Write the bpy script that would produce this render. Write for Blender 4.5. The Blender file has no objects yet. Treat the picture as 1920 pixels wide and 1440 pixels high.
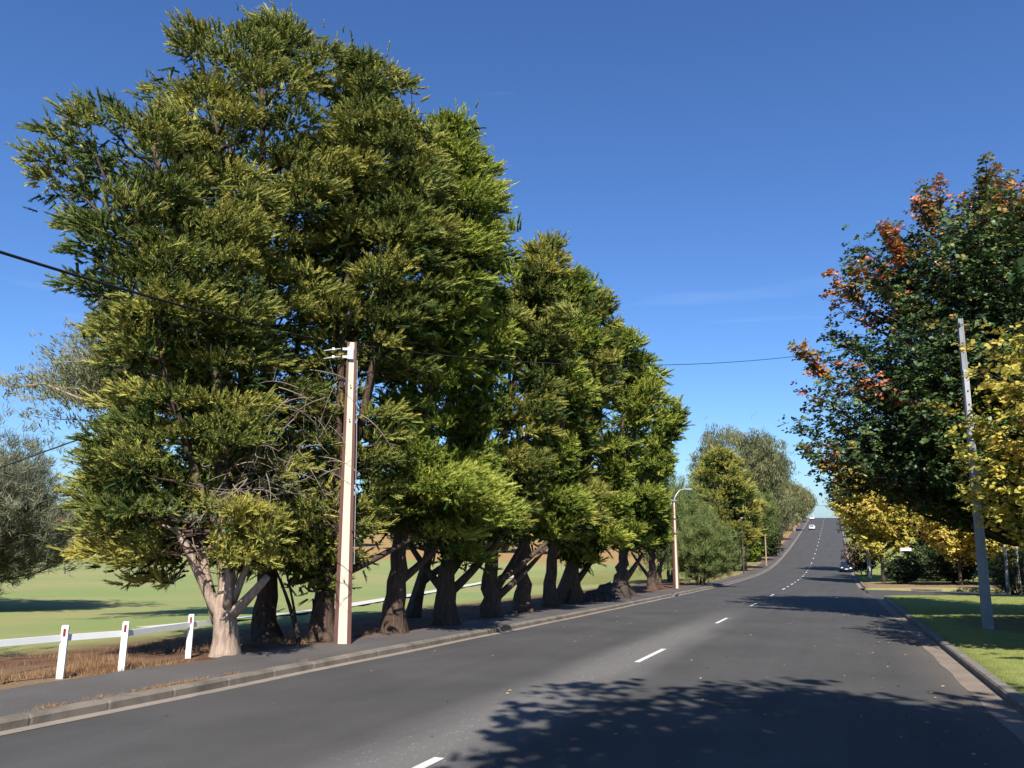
import bpy, math, random
import numpy as np
from mathutils import Vector, Matrix
R = math.radians
sc = bpy.context.scene
COL = sc.collection

# ------------------------------------------------------------------ camera
cd = bpy.data.cameras.new('camera')
cam = bpy.data.objects.new('camera', cd)
COL.objects.link(cam)
cam.location = (0, 0, 2.35)
cam.rotation_euler = (R(90 + 9.2), 0, 0)
cd.sensor_width = 36.0
cd.lens = 36.0 * 1500 / 1920
cd.clip_start = 0.1
cd.clip_end = 6000
sc.camera = cam

# ------------------------------------------------------------------ sky and sun
SUN_EL, SUN_AZ = R(47), R(180 - 2)      # azimuth clockwise from +Y: the sun stands behind the camera
w = bpy.data.worlds.new('World')
sc.world = w
w.use_nodes = True
nt = w.node_tree
nt.nodes.clear()
out = nt.nodes.new('ShaderNodeOutputWorld')
bg = nt.nodes.new('ShaderNodeBackground')
sky = nt.nodes.new('ShaderNodeTexSky')
sky.sky_type = 'NISHITA'
sky.sun_disc = False
sky.sun_elevation = SUN_EL
sky.sun_rotation = SUN_AZ
sky.altitude = 0
sky.air_density = 1.0
sky.dust_density = 0.3
sky.ozone_density = 2.5
wb = nt.nodes.new('ShaderNodeMix')          # the cool white balance the photograph was taken with
wb.data_type = 'RGBA'
wb.blend_type = 'MULTIPLY'
wb.inputs[0].default_value = 1.0
wb.inputs[7].default_value = (0.59, 0.87, 1.29, 1)
# a few thin cirrus wisps low in the sky
tc = nt.nodes.new('ShaderNodeTexCoord')
mp = nt.nodes.new('ShaderNodeMapping')
mp.inputs['Scale'].default_value = (1.2, 1.2, 14)
mp.inputs['Location'].default_value = (-0.8309, -0.1171, -0.4983)
nz = nt.nodes.new('ShaderNodeTexNoise')
nz.inputs['Scale'].default_value = 1.6
nz.inputs['Detail'].default_value = 8
nz.inputs['Distortion'].default_value = 0.6
cr = nt.nodes.new('ShaderNodeValToRGB')
cr.color_ramp.elements[0].position = 0.66
cr.color_ramp.elements[0].color = (0, 0, 0, 1)
cr.color_ramp.elements[1].position = 0.85
cr.color_ramp.elements[1].color = (0.13, 0.13, 0.13, 1)
mx = nt.nodes.new('ShaderNodeMix')
mx.data_type = 'RGBA'
mx.inputs[7].default_value = (10, 11, 12.5, 1)
L = nt.links.new
L(sky.outputs[0], wb.inputs[6])
L(tc.outputs['Generated'], mp.inputs[0]); L(mp.outputs[0], nz.inputs[0]); L(nz.outputs[0], cr.inputs[0])
L(cr.outputs[0], mx.inputs[0]); L(wb.outputs[2], mx.inputs[6])
L(mx.outputs[2], bg.inputs[0])
bg.inputs[1].default_value = 0.073
L(bg.outputs[0], out.inputs[0])

sd = bpy.data.lights.new('sun', 'SUN')
sd.energy = 5.0
sd.angle = R(0.5)
sd.color = (1.0, 0.95, 0.87)
sun = bpy.data.objects.new('sun', sd)
COL.objects.link(sun)
sun.rotation_euler = (R(90) - SUN_EL, 0, -SUN_AZ + R(180))   # shines away from the camera, towards +Y
sun.location = (0, -40, 60)

sc.view_settings.view_transform = 'Standard'
sc.view_settings.look = 'None'
sc.view_settings.exposure = 0.75
sc.view_settings.gamma = 1.0
sc.view_settings.use_curve_mapping = False
sc.render.engine = 'CYCLES'
sc.cycles.max_bounces = 6
sc.cycles.diffuse_bounces = 3
sc.cycles.transmission_bounces = 4
sc.cycles.transparent_max_bounces = 8

# ------------------------------------------------------------------ the lie of the land
ROAD_AZ = math.atan2(613, 1534.4)
DX, DY = math.sin(ROAD_AZ), math.cos(ROAD_AZ)       # along the road
QX, QY = DY, -DX                                    # across it, to the right
_ZU = [-60, 0, 30, 58, 83, 110, 130, 150, 168, 200, 235, 290, 330, 352, 380, 420, 500, 900, 3000]
_ZZ = [3.3, 0, -1.70, -3.2, -4.5, -5.65, -6.2, -6.3, -6.05, -5.35, -4.2, -2.2, -.6, .3, .5, .1, -2, -6, -20]
_uu = np.arange(-60, 3000, 1.0)
_zz = np.interp(_uu, _ZU, _ZZ)
_sm = np.convolve(np.pad(_zz, 10, mode='edge'), np.ones(21) / 21, 'valid')
_sm[0:12] = _zz[0:12]
_VL = [-900, -400, -150, -60, -40, -25, -18, -14, -12.3, -10.4]
_FL = [-2, -2, -1.5, -1.3, -1.1, -.6, -.15, .1, .13, .13]
_VR = [2.8, 6, 12, 25, 60, 400]
_FR = [.13, .27, .48, .8, 1, 1]
def zr(u): return np.interp(u, _uu, _sm)
def xy(u, v): return u * DX + v * QX, u * DY + v * QY
def uv(x, y): return x * DX + y * DY, x * QX + y * QY
def kerb_right(u): return np.interp(u, [0, 62, 84, 500], [2.65, 2.65, 1.98, 1.98])
def off(u, v):
    u = np.asarray(u, float); v = np.asarray(v, float)
    o = np.where(v < -10.3, np.interp(v, _VL, _FL), np.where(v > 2.72, np.interp(v, _VR, _FR), -.18))
    s = (u > 64.6) & (u < 79.4) & (v > 2.0) & (v < 60)
    far = (u >= 79.4) & (v > 2.1) & (v <= 2.8)
    o = np.where(far, .13, o)
    return np.where(s, -.12, o)
def gz(x, y):
    u, v = uv(x, y)
    return float(zr(u) + max(off(u, v), 0 if -10.3 < v < 2.7 else -9))
def P3(u, v, dz=0.0):
    x, y = xy(u, v)
    return np.array([x, y, zr(u) + dz])

# ------------------------------------------------------------------ mesh helpers
def prop(o, label=None, cat=None, group=None, kind=None):
    if label: o['label'] = label
    if cat: o['category'] = cat
    if group: o['group'] = group
    if kind: o['kind'] = kind
    return o

def make_mesh(name, V, polys, uvs=None, tint=None, smooth=False):
    """V (n,3); polys: list of (m,k) int arrays."""
    me = bpy.data.meshes.new(name)
    V = np.asarray(V, np.float32)
    me.vertices.add(len(V))
    me.vertices.foreach_set('co', V.ravel())
    idx = np.concatenate([p.ravel() for p in polys]).astype(np.int32)
    cnt = np.concatenate([np.full(len(p), p.shape[1], np.int32) for p in polys])
    st = np.concatenate([[0], np.cumsum(cnt)[:-1]]).astype(np.int32)
    me.loops.add(len(idx))
    me.loops.foreach_set('vertex_index', idx)
    me.polygons.add(len(cnt))
    me.polygons.foreach_set('loop_start', st)
    try: me.polygons.foreach_set('loop_total', cnt)
    except Exception: pass
    me.polygons.foreach_set('use_smooth', np.full(len(cnt), bool(smooth)))
    if tint is not None:
        a = me.attributes.new('tint', 'FLOAT', 'POINT')
        a.data.foreach_set('value', np.asarray(tint, np.float32))
    me.update(calc_edges=True)
    if uvs is not None:
        l = me.uv_layers.new(name='uv')
        l.data.foreach_set('uv', np.asarray(uvs, np.float32)[idx].ravel())
    return me

def link(name, me, mat=None, parent=None, loc=None):
    o = bpy.data.objects.new(name, me)
    COL.objects.link(o)
    if mat is not None and me is not None:
        me.materials.clear(); me.materials.append(mat)
    if parent is not None: o.parent = parent
    if loc is not None: o.location = loc
    return o

def empty(name, loc, rz=0.0):
    o = bpy.data.objects.new(name, None)
    COL.objects.link(o)
    o.location = loc
    o.rotation_euler = (0, 0, rz)
    o.empty_display_size = 0.2
    return o

class MB:
    """collects boxes, tubes and sheets into one mesh"""
    def __init__(s): s.v = []; s.q = []; s.t = []; s.n = 0
    def add(s, V, quads=None, tris=None):
        V = np.asarray(V, float)
        s.v.append(V)
        if quads is not None and len(quads): s.q.append(np.asarray(quads, int) + s.n)
        if tris is not None and len(tris): s.t.append(np.asarray(tris, int) + s.n)
        s.n += len(V)
        return s
    def box(s, c, size, rot=None, taper=1.0):
        hx, hy, hz = [k / 2 for k in size]
        V = np.array([[-hx, -hy, -hz], [hx, -hy, -hz], [hx, hy, -hz], [-hx, hy, -hz],
                      [-hx * taper, -hy * taper, hz], [hx * taper, -hy * taper, hz], [hx * taper, hy * taper, hz], [-hx * taper, hy * taper, hz]])
        if rot is not None: V = V @ np.array(rot).T
        return s.add(V + np.array(c), [[3, 2, 1, 0], [4, 5, 6, 7], [0, 1, 5, 4], [1, 2, 6, 5], [2, 3, 7, 6], [3, 0, 4, 7]])
    def tube(s, pts, rad, n=8, cap=True, flute=None):
        pts = np.asarray(pts, float); m = len(pts)
        rad = np.broadcast_to(np.asarray(rad, float), (m,))
        T = np.gradient(pts, axis=0)
        T /= np.linalg.norm(T, axis=1)[:, None] + 1e-9
        ref = np.array([0, 0, 1.0]) if abs(T[:, 2]).mean() < .8 else np.array([1.0, 0, 0])
        A = np.cross(T, ref); A /= np.linalg.norm(A, axis=1)[:, None] + 1e-9
        B = np.cross(T, A)
        th = np.arange(n) * 2 * math.pi / n
        fl = np.ones((m, n)) if flute is None else flute
        V = pts[:, None, :] + (rad[:, None] * fl)[:, :, None] * (A[:, None, :] * np.cos(th)[None, :, None] + B[:, None, :] * np.sin(th)[None, :, None])
        i = np.arange(m - 1)[:, None] * n; j = np.arange(n)[None, :]; k = (j + 1) % n
        q = np.stack([i + j, i + n + j, i + n + k, i + k], -1).reshape(-1, 4)
        V = V.reshape(-1, 3); tr = []
        if cap:
            V = np.vstack([V, pts[0], pts[-1]])
            for jj in range(n):
                tr.append([m * n, jj, (jj + 1) % n])
                tr.append([m * n + 1, (m - 1) * n + (jj + 1) % n, (m - 1) * n + jj])
        return s.add(V, q, tr if tr else None)
    def lathe(s, prof, n=16, axis='z', c=(0, 0, 0)):
        prof = np.asarray(prof, float); m = len(prof)
        th = np.arange(n) * 2 * math.pi / n
        r = prof[:, 0][:, None]; h = np.broadcast_to(prof[:, 1][:, None], (m, n))
        a = r * np.cos(th); b = r * np.sin(th)
        V = np.stack([a, b, h], -1) if axis == 'z' else (np.stack([h, a, b], -1) if axis == 'x' else np.stack([b, h, a], -1))
        i = np.arange(m - 1)[:, None] * n; j = np.arange(n)[None, :]; k = (j + 1) % n
        q = np.stack([i + j, i + k, i + n + k, i + n + j], -1).reshape(-1, 4)
        return s.add(V.reshape(-1, 3) + np.array(c), q)
    def mesh(s, name, smooth=False):
        polys = []
        if s.q: polys.append(np.concatenate(s.q))
        if s.t: polys.append(np.concatenate(s.t))
        return make_mesh(name, np.concatenate(s.v), polys, smooth=smooth)
    def build(s, name, mat, parent=None, loc=None, smooth=False):
        return link(name, s.mesh(name, smooth), mat, parent, loc)

def grid_mesh(name, X, Y, Z, U, Vv):
    m, n = X.shape
    i = np.arange(m - 1)[:, None] * n; j = np.arange(n - 1)[None, :]
    q = np.stack([i + j, i + j + 1, i + n + j + 1, i + n + j], -1).reshape(-1, 4)
    V = np.stack([X, Y, Z], -1).reshape(-1, 3)
    return make_mesh(name, V, [q], uvs=np.stack([U, Vv], -1).reshape(-1, 2), smooth=True)

def sheet(name, us, vs, zf, mat, kind='structure', parent=None, face_up=True):
    U, V = np.meshgrid(us, vs, indexing='ij')
    X, Y = xy(U, V)
    me = grid_mesh(name, X, Y, zf(U, V), U, V)
    if face_up: me.flip_normals()
    o = link(name, me, mat, parent)
    if kind: o['kind'] = kind
    return o

# ------------------------------------------------------------------ materials
class NT:
    def __init__(s, name):
        s.m = bpy.data.materials.new(name); s.m.use_nodes = True
        s.t = s.m.node_tree; s.t.nodes.clear()
        s.out = s.n('ShaderNodeOutputMaterial')
    def n(s, typ, **kw):
        x = s.t.nodes.new(typ)
        for k, v in kw.items():
            if hasattr(x, k): setattr(x, k, v)
            else: x.inputs[k.replace('_', ' ')].default_value = v
        return x
    def l(s, a, b): s.t.links.new(a, b)
    def noise(s, vec, scale, detail=4, rough=.55, dist=0.0):
        x = s.n('ShaderNodeTexNoise'); x.inputs['Scale'].default_value = scale
        x.inputs['Detail'].default_value = detail; x.inputs['Roughness'].default_value = rough
        x.inputs['Distortion'].default_value = dist
        if vec is not None: s.l(vec, x.inputs['Vector'])
        return x.outputs['Fac']
    def ramp(s, fac, stops, interp='LINEAR'):
        x = s.n('ShaderNodeValToRGB'); e = x.color_ramp; e.interpolation = interp
        while len(e.elements) < len(stops): e.elements.new(.5)
        for el, (p, c) in zip(e.elements, stops):
            el.position = p; el.color = (*c, 1) if len(c) == 3 else c
        s.l(fac, x.inputs[0]); return x.outputs[0]
    def mix(s, fac, a, b, mode='MIX'):
        x = s.n('ShaderNodeMix'); x.data_type = 'RGBA'; x.blend_type = mode
        for i, v in ((0, fac), (6, a), (7, b)):
            if hasattr(v, 'node'): s.l(v, x.inputs[i])
            else: x.inputs[i].default_value = v if not isinstance(v, tuple) or len(v) == 4 else (*v, 1)
        return x.outputs[2]
    def math(s, op, a, b=0.0, c=None, clamp=False):
        x = s.n('ShaderNodeMath'); x.operation = op; x.use_clamp = clamp
        for i, v in enumerate((a, b, c)):
            if v is None: continue
            if hasattr(v, 'node'): s.l(v, x.inputs[i])
            else: x.inputs[i].default_value = v
        return x.outputs[0]
    def sstep(s, val, a, b):
        x = s.n('ShaderNodeMapRange'); x.interpolation_type = 'SMOOTHSTEP'
        s.l(val, x.inputs[0]); x.inputs[1].default_value = a; x.inputs[2].default_value = b
        return x.outputs[0]
    def mapping(s, vec, scale=(1, 1, 1), loc=(0, 0, 0)):
        x = s.n('ShaderNodeMapping'); x.inputs['Scale'].default_value = scale; x.inputs['Location'].default_value = loc
        s.l(vec, x.inputs[0]); return x.outputs[0]
    def bsdf(s, col, rough=.8, spec=.3, bump=None, bstr=.3, bdist=.02, metal=0.0):
        p = s.n('ShaderNodeBsdfPrincipled')
        if hasattr(col, 'node'): s.l(col, p.inputs['Base Color'])
        else: p.inputs['Base Color'].default_value = (*col, 1)
        if hasattr(rough, 'node'): s.l(rough, p.inputs['Roughness'])
        else: p.inputs['Roughness'].default_value = rough
        p.inputs['Specular IOR Level'].default_value = spec
        p.inputs['Metallic'].default_value = metal
        if bump is not None:
            b = s.n('ShaderNodeBump'); b.inputs['Strength'].default_value = bstr; b.inputs['Distance'].default_value = bdist
            s.l(bump, b.inputs['Height']); s.l(b.outputs[0], p.inputs['Normal'])
        s.l(p.outputs[0], s.out.inputs[0]); return p
    def obj(s): return s.n('ShaderNodeTexCoord').outputs['Object']
    def pos(s): return s.n('ShaderNodeNewGeometry').outputs['Position']
    def uvs(s):
        return s.n('ShaderNodeTexCoord').outputs['UV']

def simple(name, col, rough=.6, spec=.4, var=.12, scale=6, metal=0.0, bump=0.0):
    t = NT(name)
    f = t.noise(t.obj(), scale, 5)
    c = t.mix(f, tuple(k * (1 - var) for k in col), tuple(min(1, k * (1 + var)) for k in col))
    t.bsdf(c, rough, spec, f if bump else None, bump, .01, metal)
    return t.m

def foliage_mat(name, stops, nscale=.35, trans=.15, spec=.12, rough=.6, namp=.5):
    t = NT(name)
    a = t.n('ShaderNodeAttribute', attribute_name='tint').outputs['Fac']
    f = t.noise(t.pos(), nscale, 3)
    fac = t.math('ADD', a, t.math('MULTIPLY', t.math('SUBTRACT', f, .5), namp), clamp=True)
    c = t.ramp(fac, stops)
    p = t.n('ShaderNodeBsdfPrincipled')
    t.l(c, p.inputs['Base Color']); p.inputs['Roughness'].default_value = rough
    p.inputs['Specular IOR Level'].default_value = spec
    tr = t.n('ShaderNodeBsdfTranslucent')
    t.l(c, tr.inputs[0])
    m = t.n('ShaderNodeMixShader'); m.inputs[0].default_value = trans
    t.l(p.outputs[0], m.inputs[1]); t.l(tr.outputs[0], m.inputs[2]); t.l(m.outputs[0], t.out.inputs[0])
    return t.m

def bark_mat(name, a, b, sc_=1.0, upper=None):
    t = NT(name)
    v = t.mapping(t.obj(), (9 * sc_, 9 * sc_, 1.3 * sc_))
    f = t.noise(v, 1.6, 8, .65, .4)
    g = t.noise(t.obj(), 1.1, 3)
    c = t.mix(t.sstep(f, .3, .68), a, b)
    c = t.mix(t.math('MULTIPLY', g, .5), c, tuple(k * .65 for k in a))
    if upper:       # sunlit tone put into the bark below, darker young stems above
        sz = t.n('ShaderNodeSeparateXYZ'); t.l(t.obj(), sz.inputs[0])
        c = t.mix(t.sstep(t.math('ADD', sz.outputs[2], t.math('MULTIPLY', g, 1.5)), 3.4, 5.0), c, t.mix(f, upper[0], upper[1]))
    t.bsdf(c, .92, .15, f, .9, .05)
    return t.m

M = {}
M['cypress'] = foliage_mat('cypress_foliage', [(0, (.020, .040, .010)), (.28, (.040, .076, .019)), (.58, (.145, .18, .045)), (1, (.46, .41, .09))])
M['cypress_gold'] = foliage_mat('golden_cypress_foliage', [(0, (.03, .05, .010)), (.3, (.075, .10, .017)), (.6, (.24, .225, .040)), (1, (.46, .38, .075))])
M['cypress_fresh'] = foliage_mat('fresh_cypress_foliage', [(0, (.022, .048, .010)), (.28, (.06, .105, .018)), (.58, (.235, .285, .045)), (1, (.50, .51, .10))])
M['maple'] = foliage_mat('maple_foliage', [(0, (.012, .030, .010)), (.42, (.045, .090, .028)), (.70, (.115, .165, .045)), (.80, (.26, .18, .04)), (.92, (.46, .21, .06)), (1, (.42, .13, .06))], .5, .18, .35, .45, .14)
M['yellow'] = foliage_mat('yellow_autumn_foliage', [(0, (.13, .17, .03)), (.3, (.30, .30, .05)), (.62, (.58, .49, .095)), (1, (.60, .42, .10))], .6, .34, .2, .55)
M['dark'] = foliage_mat('dark_shrub_foliage', [(0, (.010, .022, .008)), (.6, (.025, .045, .014)), (1, (.06, .075, .025))], .6, .15, .25)
M['purple'] = foliage_mat('purple_shrub_foliage', [(0, (.03, .018, .014)), (.6, (.07, .035, .025)), (1, (.13, .07, .035))], .6, .2)
M['gum'] = foliage_mat('gum_foliage', [(0, (.05, .07, .03)), (.5, (.15, .165, .075)), (1, (.27, .245, .11))], .4, .2, .25)
M['sheoak'] = foliage_mat('sheoak_foliage', [(0, (.05, .08, .024)), (.5, (.155, .20, .062)), (1, (.26, .28, .09))], .5, .2)
M['grey'] = foliage_mat('grey_green_foliage', [(0, (.06, .07, .042)), (.5, (.155, .165, .10)), (1, (.27, .26, .17))], .5, .2)
M['bright'] = foliage_mat('bright_green_foliage', [(0, (.05, .09, .012)), (.5, (.12, .18, .02)), (1, (.2, .24, .03))], .5, .25)
M['bark'] = bark_mat('shaded_cypress_bark', (.065, .042, .03), (.15, .105, .078))  # bark darkened: the shade under the crowns is put into its colour
M['bark_sunlit'] = bark_mat('sunlit_cypress_bark', (.28, .195, .145), (.56, .43, .33), 1.0, ((.05, .035, .025), (.13, .09, .066)))  # sunlit copy of the cypress bark, the sunshine put into its colour
M['bark_dark'] = bark_mat('dark_bark', (.045, .034, .027), (.11, .088, .068))
M['bark_gum'] = bark_mat('gum_bark', (.25, .17, .12), (.46, .38, .30), .5)
M['bark_birch'] = bark_mat('birch_bark', (.42, .40, .36), (.62, .60, .56), .4)
M['twig'] = simple('dead_twig', (.24, .19, .15), .9, .1, .3, 9)

# asphalt of the carriageway: u runs along the road, v across it
def asphalt(name, base, path=False):
    t = NT(name)
    uvn = t.uvs()
    sx = t.n('ShaderNodeSeparateXYZ'); t.l(uvn, sx.inputs[0])
    u, v = sx.outputs[0], sx.outputs[1]
    streak = t.noise(t.mapping(uvn, (.05, 1.6, 1)), 1.0, 5, .6)
    patch = t.noise(uvn, .33, 5, .6)
    grit = t.noise(uvn, 42, 3, .7)
    vor = t.n('ShaderNodeTexVoronoi'); vor.inputs['Scale'].default_value = 11; t.l(uvn, vor.inputs['Vector'])
    chip = t.n('ShaderNodeTexVoronoi'); chip.inputs['Scale'].default_value = 17; t.l(uvn, chip.inputs['Vector'])
    d = t.math('ADD', t.math('MULTIPLY', t.math('SUBTRACT', streak, .5), .42), t.math('MULTIPLY', t.math('SUBTRACT', patch, .5), .75))
    d = t.math('ADD', d, t.math('MULTIPLY', t.math('SUBTRACT', grit, .5), .8))
    k = t.math('ADD', 1.0, d)
    c = t.mix(1.0, base, k, 'MULTIPLY')
    if not path:
        # worn, chip-strewn band along the crown of the road
        n1 = t.noise(t.mapping(uvn, (.12, 1, 1)), 1.2, 4)
        vv = t.math('ABSOLUTE', t.math('ADD', v, t.math('ADD', 4.75, t.math('MULTIPLY', t.math('SUBTRACT', n1, .5), .9))))
        band = t.math('SUBTRACT', 1.0, t.sstep(vv, .1, 1.25))
        near = t.math('SUBTRACT', 1.0, t.sstep(u, 22, 48))
        band = t.math('MULTIPLY', band, near)
        ch = t.math('MULTIPLY', t.math('SUBTRACT', 1.0, t.sstep(chip.outputs['Distance'], .12, .30)), t.sstep(t.noise(uvn, 5, 3), .45, .62))
        c = t.mix(t.math('MULTIPLY', band, .5), c, (.205, .192, .18))
        c = t.mix(t.math('MULTIPLY', t.math('MULTIPLY', band, ch), .75), c, (.42, .39, .36))
        # scattered pale grit and stains
        ch2 = t.math('MULTIPLY', t.math('SUBTRACT', 1.0, t.sstep(vor.outputs['Distance'], .05, .12)), t.sstep(t.noise(uvn, .9, 2), .60, .66))
        c = t.mix(t.math('MULTIPLY', ch2, .55), c, (.34, .32, .29))
        st = t.sstep(t.noise(uvn, .8, 3, .6, .3), .70, .80)
        c = t.mix(t.math('MULTIPLY', st, .25), c, (.2, .195, .19))
        # dusty edge on the right
        ed = t.sstep(v, 1.2, 2.4)
        c = t.mix(t.math('MULTIPLY', ed, .35), c, (.17, .14, .115))
    else:
        sp = t.math('MULTIPLY', t.math('SUBTRACT', 1.0, t.sstep(chip.outputs['Distance'], .1, .2)), t.sstep(t.noise(uvn, 3, 2), .5, .6))
        c = t.mix(t.math('MULTIPLY', sp, .6), c, (.33, .30, .27))
        # needles and dirt blown from the trees along its back edge
        n2 = t.noise(t.mapping(uvn, (.25, 1, 1)), 1.1, 5)
        db = t.math('ADD', t.math('MULTIPLY', v, -1.0), t.math('MULTIPLY', n2, 1.5))
        dirt = t.math('MULTIPLY', t.sstep(db, 12.0, 12.9), t.sstep(u, 14, 21))
        c = t.mix(t.math('MULTIPLY', dirt, .6), c, (.15, .09, .06))
    t.bsdf(c, .82, .22, grit, .5, .012)
    return t.m
M['asphalt'] = asphalt('asphalt', (.066, .0628, .0595, 1))
M['path'] = asphalt('path_asphalt', (.088, .080, .074, 1), True)
M['side_asphalt'] = asphalt('side_road_asphalt', (.066, .065, .065, 1), True)

def concrete(name, base, dark, amt=.6, scale=1.5):
    t = NT(name)
    p = t.pos()
    f = t.noise(p, scale, 8, .65); g = t.noise(p, 24, 4)
    c = t.mix(t.math('MULTIPLY', t.sstep(f, .35, .75), amt), base, dark)
    c = t.mix(t.math('MULTIPLY', g, .25), c, tuple(k * .6 for k in base))
    t.bsdf(c, .9, .2, g, .4, .01)
    return t.m
M['kerb'] = concrete('kerb_concrete', (.205, .175, .14), (.075, .062, .05), .85)
M['gutter'] = concrete('gutter_concrete', (.26, .22, .18), (.14, .115, .095))
M['gutter_right'] = concrete('right_gutter_concrete', (.25, .20, .16), (.12, .095, .078))
M['kerb_right'] = concrete('right_kerb_concrete', (.22, .195, .165), (.09, .075, .06), .7)
M['whitepath'] = concrete('pale_concrete_path', (.55, .53, .48), (.42, .40, .36), .4)
M['line'] = concrete('road_line_paint', (.62, .61, .57), (.36, .35, .33), .55, 4)

def ground_mat():
    t = NT('ground')
    uvn = t.uvs()
    sx = t.n('ShaderNodeSeparateXYZ'); t.l(uvn, sx.inputs[0])
    u, v = sx.outputs[0], sx.outputs[1]
    n1 = t.noise(uvn, .25, 6, .6); n2 = t.noise(uvn, 1.7, 6, .65); n3 = t.noise(uvn, 16, 4, .7); n4 = t.noise(uvn, .045, 4)
    fine = t.noise(uvn, 60, 3, .7)
    # sports field on the left
    fg = t.mix(t.sstep(n4, .40, .60), (.285, .275, .115), (.215, .268, .092))
    fg = t.mix(t.math('MULTIPLY', t.sstep(n1, .45, .75), .35), fg, (.25, .20, .09))
    # leaf litter and bare earth beneath the trees
    li = t.mix(t.sstep(n2, .35, .65), (.085, .045, .028), (.17, .09, .052))
    li = t.mix(t.math('MULTIPLY', t.sstep(n3, .45, .7), .5), li, (.21, .14, .085))
    # dry straw by the path, near end
    dr = t.mix(t.sstep(n3, .35, .65), (.16, .10, .055), (.27, .185, .105))
    # mown lawn on the right
    la = t.mix(t.sstep(n2, .35, .65), (.21, .245, .065), (.29, .30, .095))
    la = t.mix(t.math('MULTIPLY', t.sstep(n3, .45, .7), .4), la, (.12, .165, .035))
    br = t.mix(t.sstep(n3, .4, .65), (.22, .145, .085), (.30, .215, .125))
    vn = t.math('ADD', v, t.math('MULTIPLY', t.math('SUBTRACT', n1, .5), 5.0))
    left = t.mix(t.sstep(t.math('MULTIPLY', vn, -1), 17.0, 21.0), li, fg)
    left = t.mix(t.math('MULTIPLY', t.math('SUBTRACT', 1, t.sstep(u, 11.5, 14)), t.math('SUBTRACT', 1, t.sstep(t.math('MULTIPLY', vn, -1), 13.5, 16.0))), left, dr)
    # verge of the hill beyond the dip: straw with some green
    hill = t.mix(t.sstep(n1, .42, .6), (.30, .20, .105), (.22, .21, .07))
    hill = t.mix(t.sstep(t.math('MULTIPLY', vn, -1), 14.0, 17.0), hill, t.mix(t.sstep(n1, .4, .6), (.16, .2, .05), (.24, .2, .08)))
    left = t.mix(t.math('MULTIPLY', t.sstep(u, 76, 90), t.math('SUBTRACT', 1, t.sstep(t.math('MULTIPLY', vn, -1), 30, 45))), left, hill)
    left = t.mix(t.math('MULTIPLY', t.sstep(u, 150, 160), .9), left, (.33, .2, .085))
    right = t.mix(t.sstep(t.math('ADD', u, t.math('MULTIPLY', n1, 3)), 80, 82), la, t.mix(t.sstep(u, 92, 100), br, la))
    # bare patch around the right-hand pole, under the trees
    du = t.math('SUBTRACT', u, 36); dv = t.math('SUBTRACT', v, 6.5)
    rr = t.math('ADD', t.math('ADD', t.math('MULTIPLY', du, t.math('MULTIPLY', du, .03)), t.math('MULTIPLY', dv, t.math('MULTIPLY', dv, .16))), t.math('MULTIPLY', t.math('SUBTRACT', n2, .5), 1.6))
    right = t.mix(t.math('MULTIPLY', t.math('SUBTRACT', 1, t.sstep(rr, .4, 1.1)), .75), right, (.15, .095, .06))
    c = t.mix(t.sstep(v, -6, -5), left, right)
    c = t.mix(t.math('MULTIPLY', fine, .35), c, t.mix(1.0, c, (.55, .55, .5, 1), 'MULTIPLY'))
    t.bsdf(c, .95, .1, n3, .7, .05)
    return t.m
M['ground'] = ground_mat()
M['dry_grass'] = foliage_mat('dry_grass', [(0, (.17, .095, .05)), (.6, (.34, .20, .10)), (1, (.46, .32, .18))], 1.5, .2)
M['lawn'] = foliage_mat('lawn_grass', [(0, (.17, .21, .05)), (.6, (.29, .31, .085)), (1, (.38, .36, .12))], 1.5, .25)
M['white'] = simple('white_paint', (.72, .72, .70), .55, .4, .08, 5)
M['reflector'] = simple('red_reflector', (.20, .02, .03), .25, .6)
M['steel_red'] = simple('red_oxide_steel', (.125, .055, .042), .6, .4, .25, 3)
M['pole_concrete'] = simple('pole_concrete', (.66, .57, .44), .85, .2, .09, 2.5, bump=.2)
M['pole_pale'] = simple('pale_pole_concrete', (.24, .25, .26), .6, .3, .25, 2.5)
M['galv'] = simple('galvanised_steel', (.50, .51, .53), .45, .5, .15, 8, metal=.5)
M['cable'] = simple('black_cable', (.012, .012, .014), .6, .3)
M['rust'] = simple('brown_pole_steel', (.16, .085, .055), .7, .3, .3, 2)
M['timber'] = simple('weathered_timber', (.36, .25, .16), .85, .2, .3, 3)
M['glass'] = simple('dark_glass', (.015, .018, .022), .08, .8)
M['car_white'] = simple('white_car_paint', (.75, .76, .77), .2, .5, .02)
M['car_dark'] = simple('dark_blue_car_paint', (.012, .018, .035), .18, .6, .05)
M['tyre'] = simple('tyre', (.015, .015, .015), .85, .2)
M['rim'] = simple('wheel_rim', (.45, .45, .46), .35, .5, .05, 5, metal=.6)
M['lamp_glass'] = simple('headlight_glass', (.80, .82, .85), .12, .7, .05)
M['tail'] = simple('tail_light', (.28, .02, .015), .2, .6)
M['plate'] = simple('number_plate', (.70, .70, .66), .4, .4)
M['black'] = simple('black_trim', (.02, .02, .02), .6, .3)
M['roof'] = simple('orange_roof', (.34, .13, .06), .8, .2, .2, 1)
M['wall'] = simple('pale_wall', (.62, .58, .52), .85, .2, .08, 1)
M['blue'] = simple('blue_fascia', (.03, .06, .36), .6, .3)
M['hole_shade'] = simple('drain_shade', (.006, .006, .006), .95, .05)  # near-black colour standing in for the shade inside the drains

rng = np.random.default_rng(7)

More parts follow.
